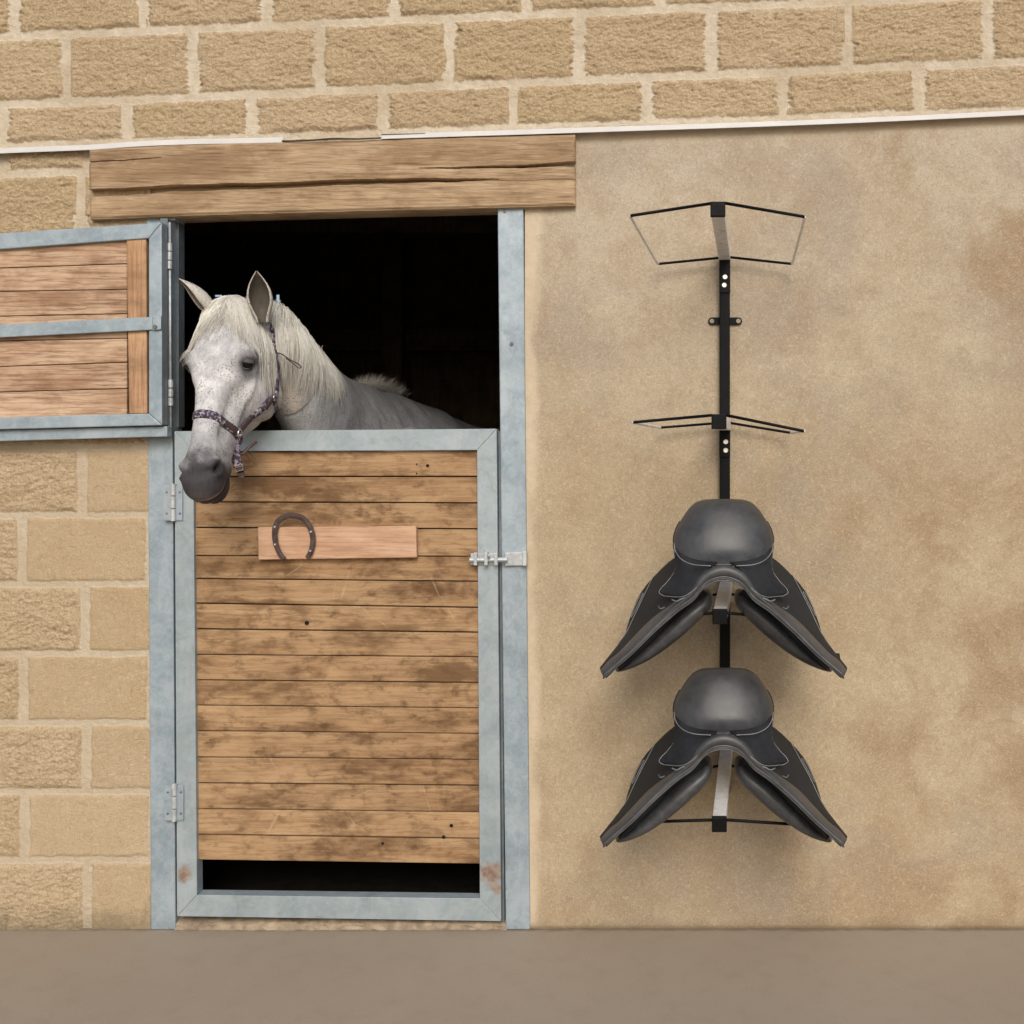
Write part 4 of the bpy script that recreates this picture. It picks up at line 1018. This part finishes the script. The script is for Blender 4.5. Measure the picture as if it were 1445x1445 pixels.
print('EYES', [tuple(round(a) for a in pix(e[0])) for e in eyes], 'poll', pix(H(0, 0, 0)), 'lip', pix(H(.612, -.07, 0)), 'jowl', pix(H(.3, -.225, 0)), 'nostril', pix(H(.535, -.03, .05)), pix(H(.535, -.03, -.05)))

def strand(p, d, n, step, grav, off, stick=.03, wob=.002, dirf=None):
    """grow one lock that lies on the coat"""
    p = Vector(p); d = Vector(d).normalized(); pts = [p.copy()]
    for i in range(n):
        if dirf: d = (d + dirf(p, i) * .35).normalized()
        d = (d + Vector((0, 0, -1)) * grav + Vector((random.gauss(0, 1), random.gauss(0, 1), random.gauss(0, .5))) * (wob / step)).normalized()
        p = p + d * step
        hit = HAIRB.find_nearest(p)
        if hit[0] is not None:
            sd = (p - hit[0]).dot(hit[1])
            if sd < off and hit[3] < .08: p = hit[0] + hit[1] * off; 
            elif sd < stick and hit[3] < stick: p = p.lerp(hit[0] + hit[1] * off, .35)
        d = (p - pts[-1]).normalized() if (p - pts[-1]).length > 1e-5 else d
        pts.append(p.copy())
    return pts
def hair_object(name, locks, r0, parent):
    m = MB()
    for pts, tone, dark in locks:
        k = len(pts); rad = [r0 * (.75 + .25 * math.sin(math.pi * i / (k - 1))) * (1 - (i / (k - 1)) ** 3 * .85) for i in range(k)]
        m.tube(pts, rad, n=3, col=(tone, dark, 0), caps=False)
    return m.build(name, MAT['hair'], parent, smooth=True, fix=False)
# crest line of the mane
crest = curve([P(378, 432, -.02), P(390, 433, .0), P(412, 457, .10), P(430, 478, .20), P(444, 493, .26)], 60)
locks = []
for i in range(2800):
    a = random.random() ** 1.1; p = crest[min(int(a * (len(crest) - 1)), len(crest) - 1)] + Vector((random.gauss(0, .008), random.gauss(0, .012), random.gauss(0, .004)))
    clump = math.sin(a * 47) * .25
    d = Vector((.22 + clump * .5, -.62 + clump, .15 + random.gauss(0, .1)))
    L = random.uniform(.18, .32) * (1 - .25 * a); n = 16
    dk = 0.0 if random.random() > .12 else random.random()
    locks.append((strand(p, d, n, L / n, .34, .003 + random.random() * .008, .05, .0010), min(1, max(0, .5 + .35 * math.sin(a * 90) + random.gauss(0, .22))), max(dk, sstep(.6, 1.0, np.float64(a)) * .5 * random.random())))
hair_object('mane', locks, .00085, hz)
locks = []
for i in range(1200):
    sgn = 1 if random.random() < .55 else -1; e = .25 + .75 * random.random()
    p = H(.006 + random.gauss(0, .006), -.022 + random.gauss(0, .008), random.gauss(.010, .014))
    spread = sgn * (.15 + .95 * e)
    tgt = sv * spread + fv * .55 + uv * .25
    L = random.uniform(.15, .25) * (.6 + .4 * e); n = 15
    fl = (fv + sv * (sgn * .75 * e)).normalized()
    locks.append((strand(p, tgt, n, L / n, .05, .003 + random.random() * .006, .04, .0010, lambda q, k: fl), min(1, max(0, .62 + random.gauss(0, .22))), 0 if random.random() > .06 else .5))
hair_object('forelock', locks, .0008, hz)
locks = []
wl = curve([P(505, 541, .58), P(530, 547, .70), P(560, 556, .82)], 20)
for i in range(900):
    a = random.random(); p = wl[int(a * (len(wl) - 1))] + Vector((random.gauss(0, .012), random.gauss(0, .02), -.012)); L = random.uniform(.01, .05) * (1 + .5 * math.sin(a * 3))
    d = Vector((random.gauss(.35 + a * .3, .55), random.gauss(.2, .4), 1)).normalized()
    pts = [p + d * (L * k / 5) + Vector((.006, 0, -.004)) * (k / 5) ** 2 for k in range(6)]
    locks.append((pts, random.uniform(.1, .8), random.uniform(.2, .7)))
hair_object('withers_tuft', locks, .0006, hz)

# halter
def hitp(px, py, off=.003):
    d = (P(px, py, 0) - CAM).normalized(); h = HB.ray_cast(CAM, d)
    if h[0] is None:
        q = CAM + d * ((P(px, py, -.15) - CAM).length); n_ = HB.find_nearest(q); return n_[0] + n_[1] * off, n_[1]
    return h[0] + h[1] * off, h[1]
def strap_px(m, pts, w, th, off=.003, per=8):
    ps = []; ns = []
    pc = curve([Vector((a, b, 0)) for a, b in pts], per * (len(pts) - 1))
    for q in pc:
        p, n_ = hitp(q.x, q.y, off); ps.append(p); ns.append(n_)
    # relax
    for _ in range(4):
        ps = [ps[0]] + [(ps[i - 1] + ps[i] * 2 + ps[i + 1]) / 4 for i in range(1, len(ps) - 1)] + [ps[-1]]
        ns = [ns[0]] + [((ns[i - 1] + ns[i] * 2 + ns[i + 1]) / 4).normalized() for i in range(1, len(ns) - 1)] + [ns[-1]]
    m.tube(ps, w, th, n=10, normals=ns); return ps, ns
# noseband: full loop round the nose
a, na = hitp(268.5, 583); b, nb = hitp(297, 585); c, nc = hitp(331, 609)
cb = (c - b).normalized(); fd = (fv * .93 - uv * .30).normalized(); pn = (fd - cb * fd.dot(cb)).normalized(); ctr = H(.375, -.085, 0); ctr = ctr - pn * (ctr - b).dot(pn)
e1 = (b - ctr).normalized(); e2 = pn.cross(e1).normalized(); ps = []; ns = []
for k in range(56):
    an = 2 * math.pi * k / 56; d = e1 * math.cos(an) + e2 * math.sin(an); h = HB.ray_cast(ctr + d * .35, -d)
    if h[0] is None: continue
    ps.append(h[0] + h[1] * .0035); ns.append(h[1])
for _ in range(3):
    N_ = len(ps); ps = [(ps[i - 1] + ps[i] * 2 + ps[(i + 1) % N_]) / 4 for i in range(N_)]; ns = [((ns[i - 1] + ns[i] * 2 + ns[(i + 1) % N_]) / 4).normalized() for i in range(N_)]
m = MB(); m.tube(ps, .0120, .0044, n=10, normals=ns, closed=True); halter = m.build('halter', MAT['strap'], hz, smooth=True)
m = MB(); pts_cheek, _ = strap_px(m, [(336, 609), (350, 592), (365, 580), (377, 566), (383, 560)], .0105, .0046); m.build('cheek_strap', MAT['strap'], halter, smooth=True)
m = MB(); strap_px(m, [(384, 561), (385.5, 545), (386, 530), (386, 512), (384, 495), (383, 475), (381, 455)], .0082, .0045, .011); m.build('crown_strap', MAT['strap'], halter, smooth=True)
m = MB(); strap_px(m, [(385, 563), (388, 575), (388, 590), (386, 600)], .0075, .005); m.build('throat_strap', MAT['strap'], halter, smooth=True)
for pt_, w_ in (([(337, 607), (346, 596), (352, 590)], .0100), ([(316, 598), (325, 603), (331, 608)], .0105), ([(373, 575), (379, 566), (384, 560)], .0090)):
    m = MB(); strap_px(m, pt_, w_, .0050, .004); m.build('leather_tab', MAT['brown_strap'], halter, smooth=True)
def ring_at(px, py, r, th, parent):
    p, n_ = hitp(px, py, .008); u_ = n_.cross(Vector((0, 0, 1))).normalized(); w_ = n_.cross(u_)
    m = MB(); m.tube([p + u_ * math.cos(2 * math.pi * k / 20) * r + w_ * math.sin(2 * math.pi * k / 20) * r for k in range(20)], th, n=8, closed=True); m.build('halter_ring', MAT['screw'], parent, smooth=True); return p
r1 = ring_at(334, 611, .0095, .0022, halter); r2 = ring_at(384, 561, .008, .0020, halter)
# chin straps and loose ends hang from the lower ring
q0 = r1; m = MB()
def hang(pts): return curve([q0] + [P(a, b, q0.y + dy_) for a, b, dy_ in pts], 24)
m.tube(hang([(335, 625, .004), (334, 642, .008), (338, 658, .012), (340, 668, .012)]), .0090, .0055, n=8, normals=[(0, -1, 0)] * 100)
m.tube(hang([(331, 628, .0), (330, 645, .004), (333, 660, .006)]), .0060, .0042, n=8, normals=[(.3, -1, 0)] * 100)
m.build('hanging_strap', MAT['strap'], halter, smooth=True)
m = MB(); m.tube(curve([P(334, 641, q0.y + .008), P(343, 640, q0.y + .02), P(352, 631, q0.y + .03), P(361, 624, q0.y + .05)], 20), .0060, .0040, n=8); m.build('chin_strap', MAT['brown_strap'], halter, smooth=True)
m = MB(); q = P(337, 662, q0.y + .004); m.slab([(332, 658), (343, 656), (344, 664), (333, 666)], q0.y - .002, q0.y + .006); m.slab([(335, 667), (343, 666), (344, 675), (336, 676)], q0.y + .003, q0.y + .013); bevel(m.build('buckle_tab', MAT['brown_strap'], halter), .002)
m = MB(); m.tube([P(332, 660, q0.y - .004), P(342, 657.5, q0.y - .004), P(343, 663, q0.y - .004), P(333, 665.5, q0.y - .004)], .0013, n=6, closed=True); m.build('buckle', MAT['screw'], halter)
pa, _ = hitp(386, 497, .006)
m = MB(); cc = curve([pa, P(398, 500, pa.y - .02), P(410, 508, pa.y - .025), P(420, 513, pa.y - .02), P(425, 518, pa.y - .018), P(421, 519, pa.y - .018), P(414, 513, pa.y - .02), P(403, 505, pa.y - .02)], 60); m.tube(cc, .0018, n=6)
m.tube(curve([pa, P(391, 507, pa.y - .01), P(393, 519, pa.y - .01)], 12), .0016, n=6); m.build('cord_end', MAT['brown_strap'], halter, smooth=True)

# ------------------------------------------------------------------ light, sky, camera
w = bpy.data.worlds.new('World'); scene.world = w; w.use_nodes = True
nt = w.node_tree; bg = nt.nodes['Background']; sky = nt.nodes.new('ShaderNodeTexSky'); sky.sky_type = 'NISHITA'; sky.sun_disc = False
EL, AZ = math.radians(34), math.radians(8)     # azimuth measured from behind the camera towards the right
sky.sun_elevation = EL; sky.sun_rotation = math.pi - AZ; sky.dust_density = 3.0; sky.air_density = 1.0; sky.ozone_density = 1.0
nt.links.new(sky.outputs[0], bg.inputs[0]); bg.inputs[1].default_value = 0.115
sl = bpy.data.lights.new('sun', 'SUN'); sl.energy = 1.75; sl.angle = math.radians(27); sl.color = (1.0, .965, .905)
so = bpy.data.objects.new('sun', sl); COL.objects.link(so)
sd_ = Vector((math.sin(AZ) * math.cos(EL), -math.cos(AZ) * math.cos(EL), math.sin(EL)))
so.rotation_euler = sd_.to_track_quat('Z', 'Y').to_euler(); so.location = (0, -6, 6)
cam = bpy.data.cameras.new('camera'); co_ = bpy.data.objects.new('camera', cam); COL.objects.link(co_)
co_.location = CAM; co_.rotation_euler = (math.pi / 2, 0, 0); cam.sensor_width = 36; cam.lens = 36 * D / (1445 * S)
cam.shift_x = -(VX - 722.5) / 1445; cam.shift_y = -(722.5 - VY) / 1445; cam.clip_end = 500; cam.clip_start = .05
scene.camera = co_
vs = scene.view_settings; vs.view_transform = 'Standard'; vs.look = 'None'; vs.gamma = 1; vs.exposure = 0.15
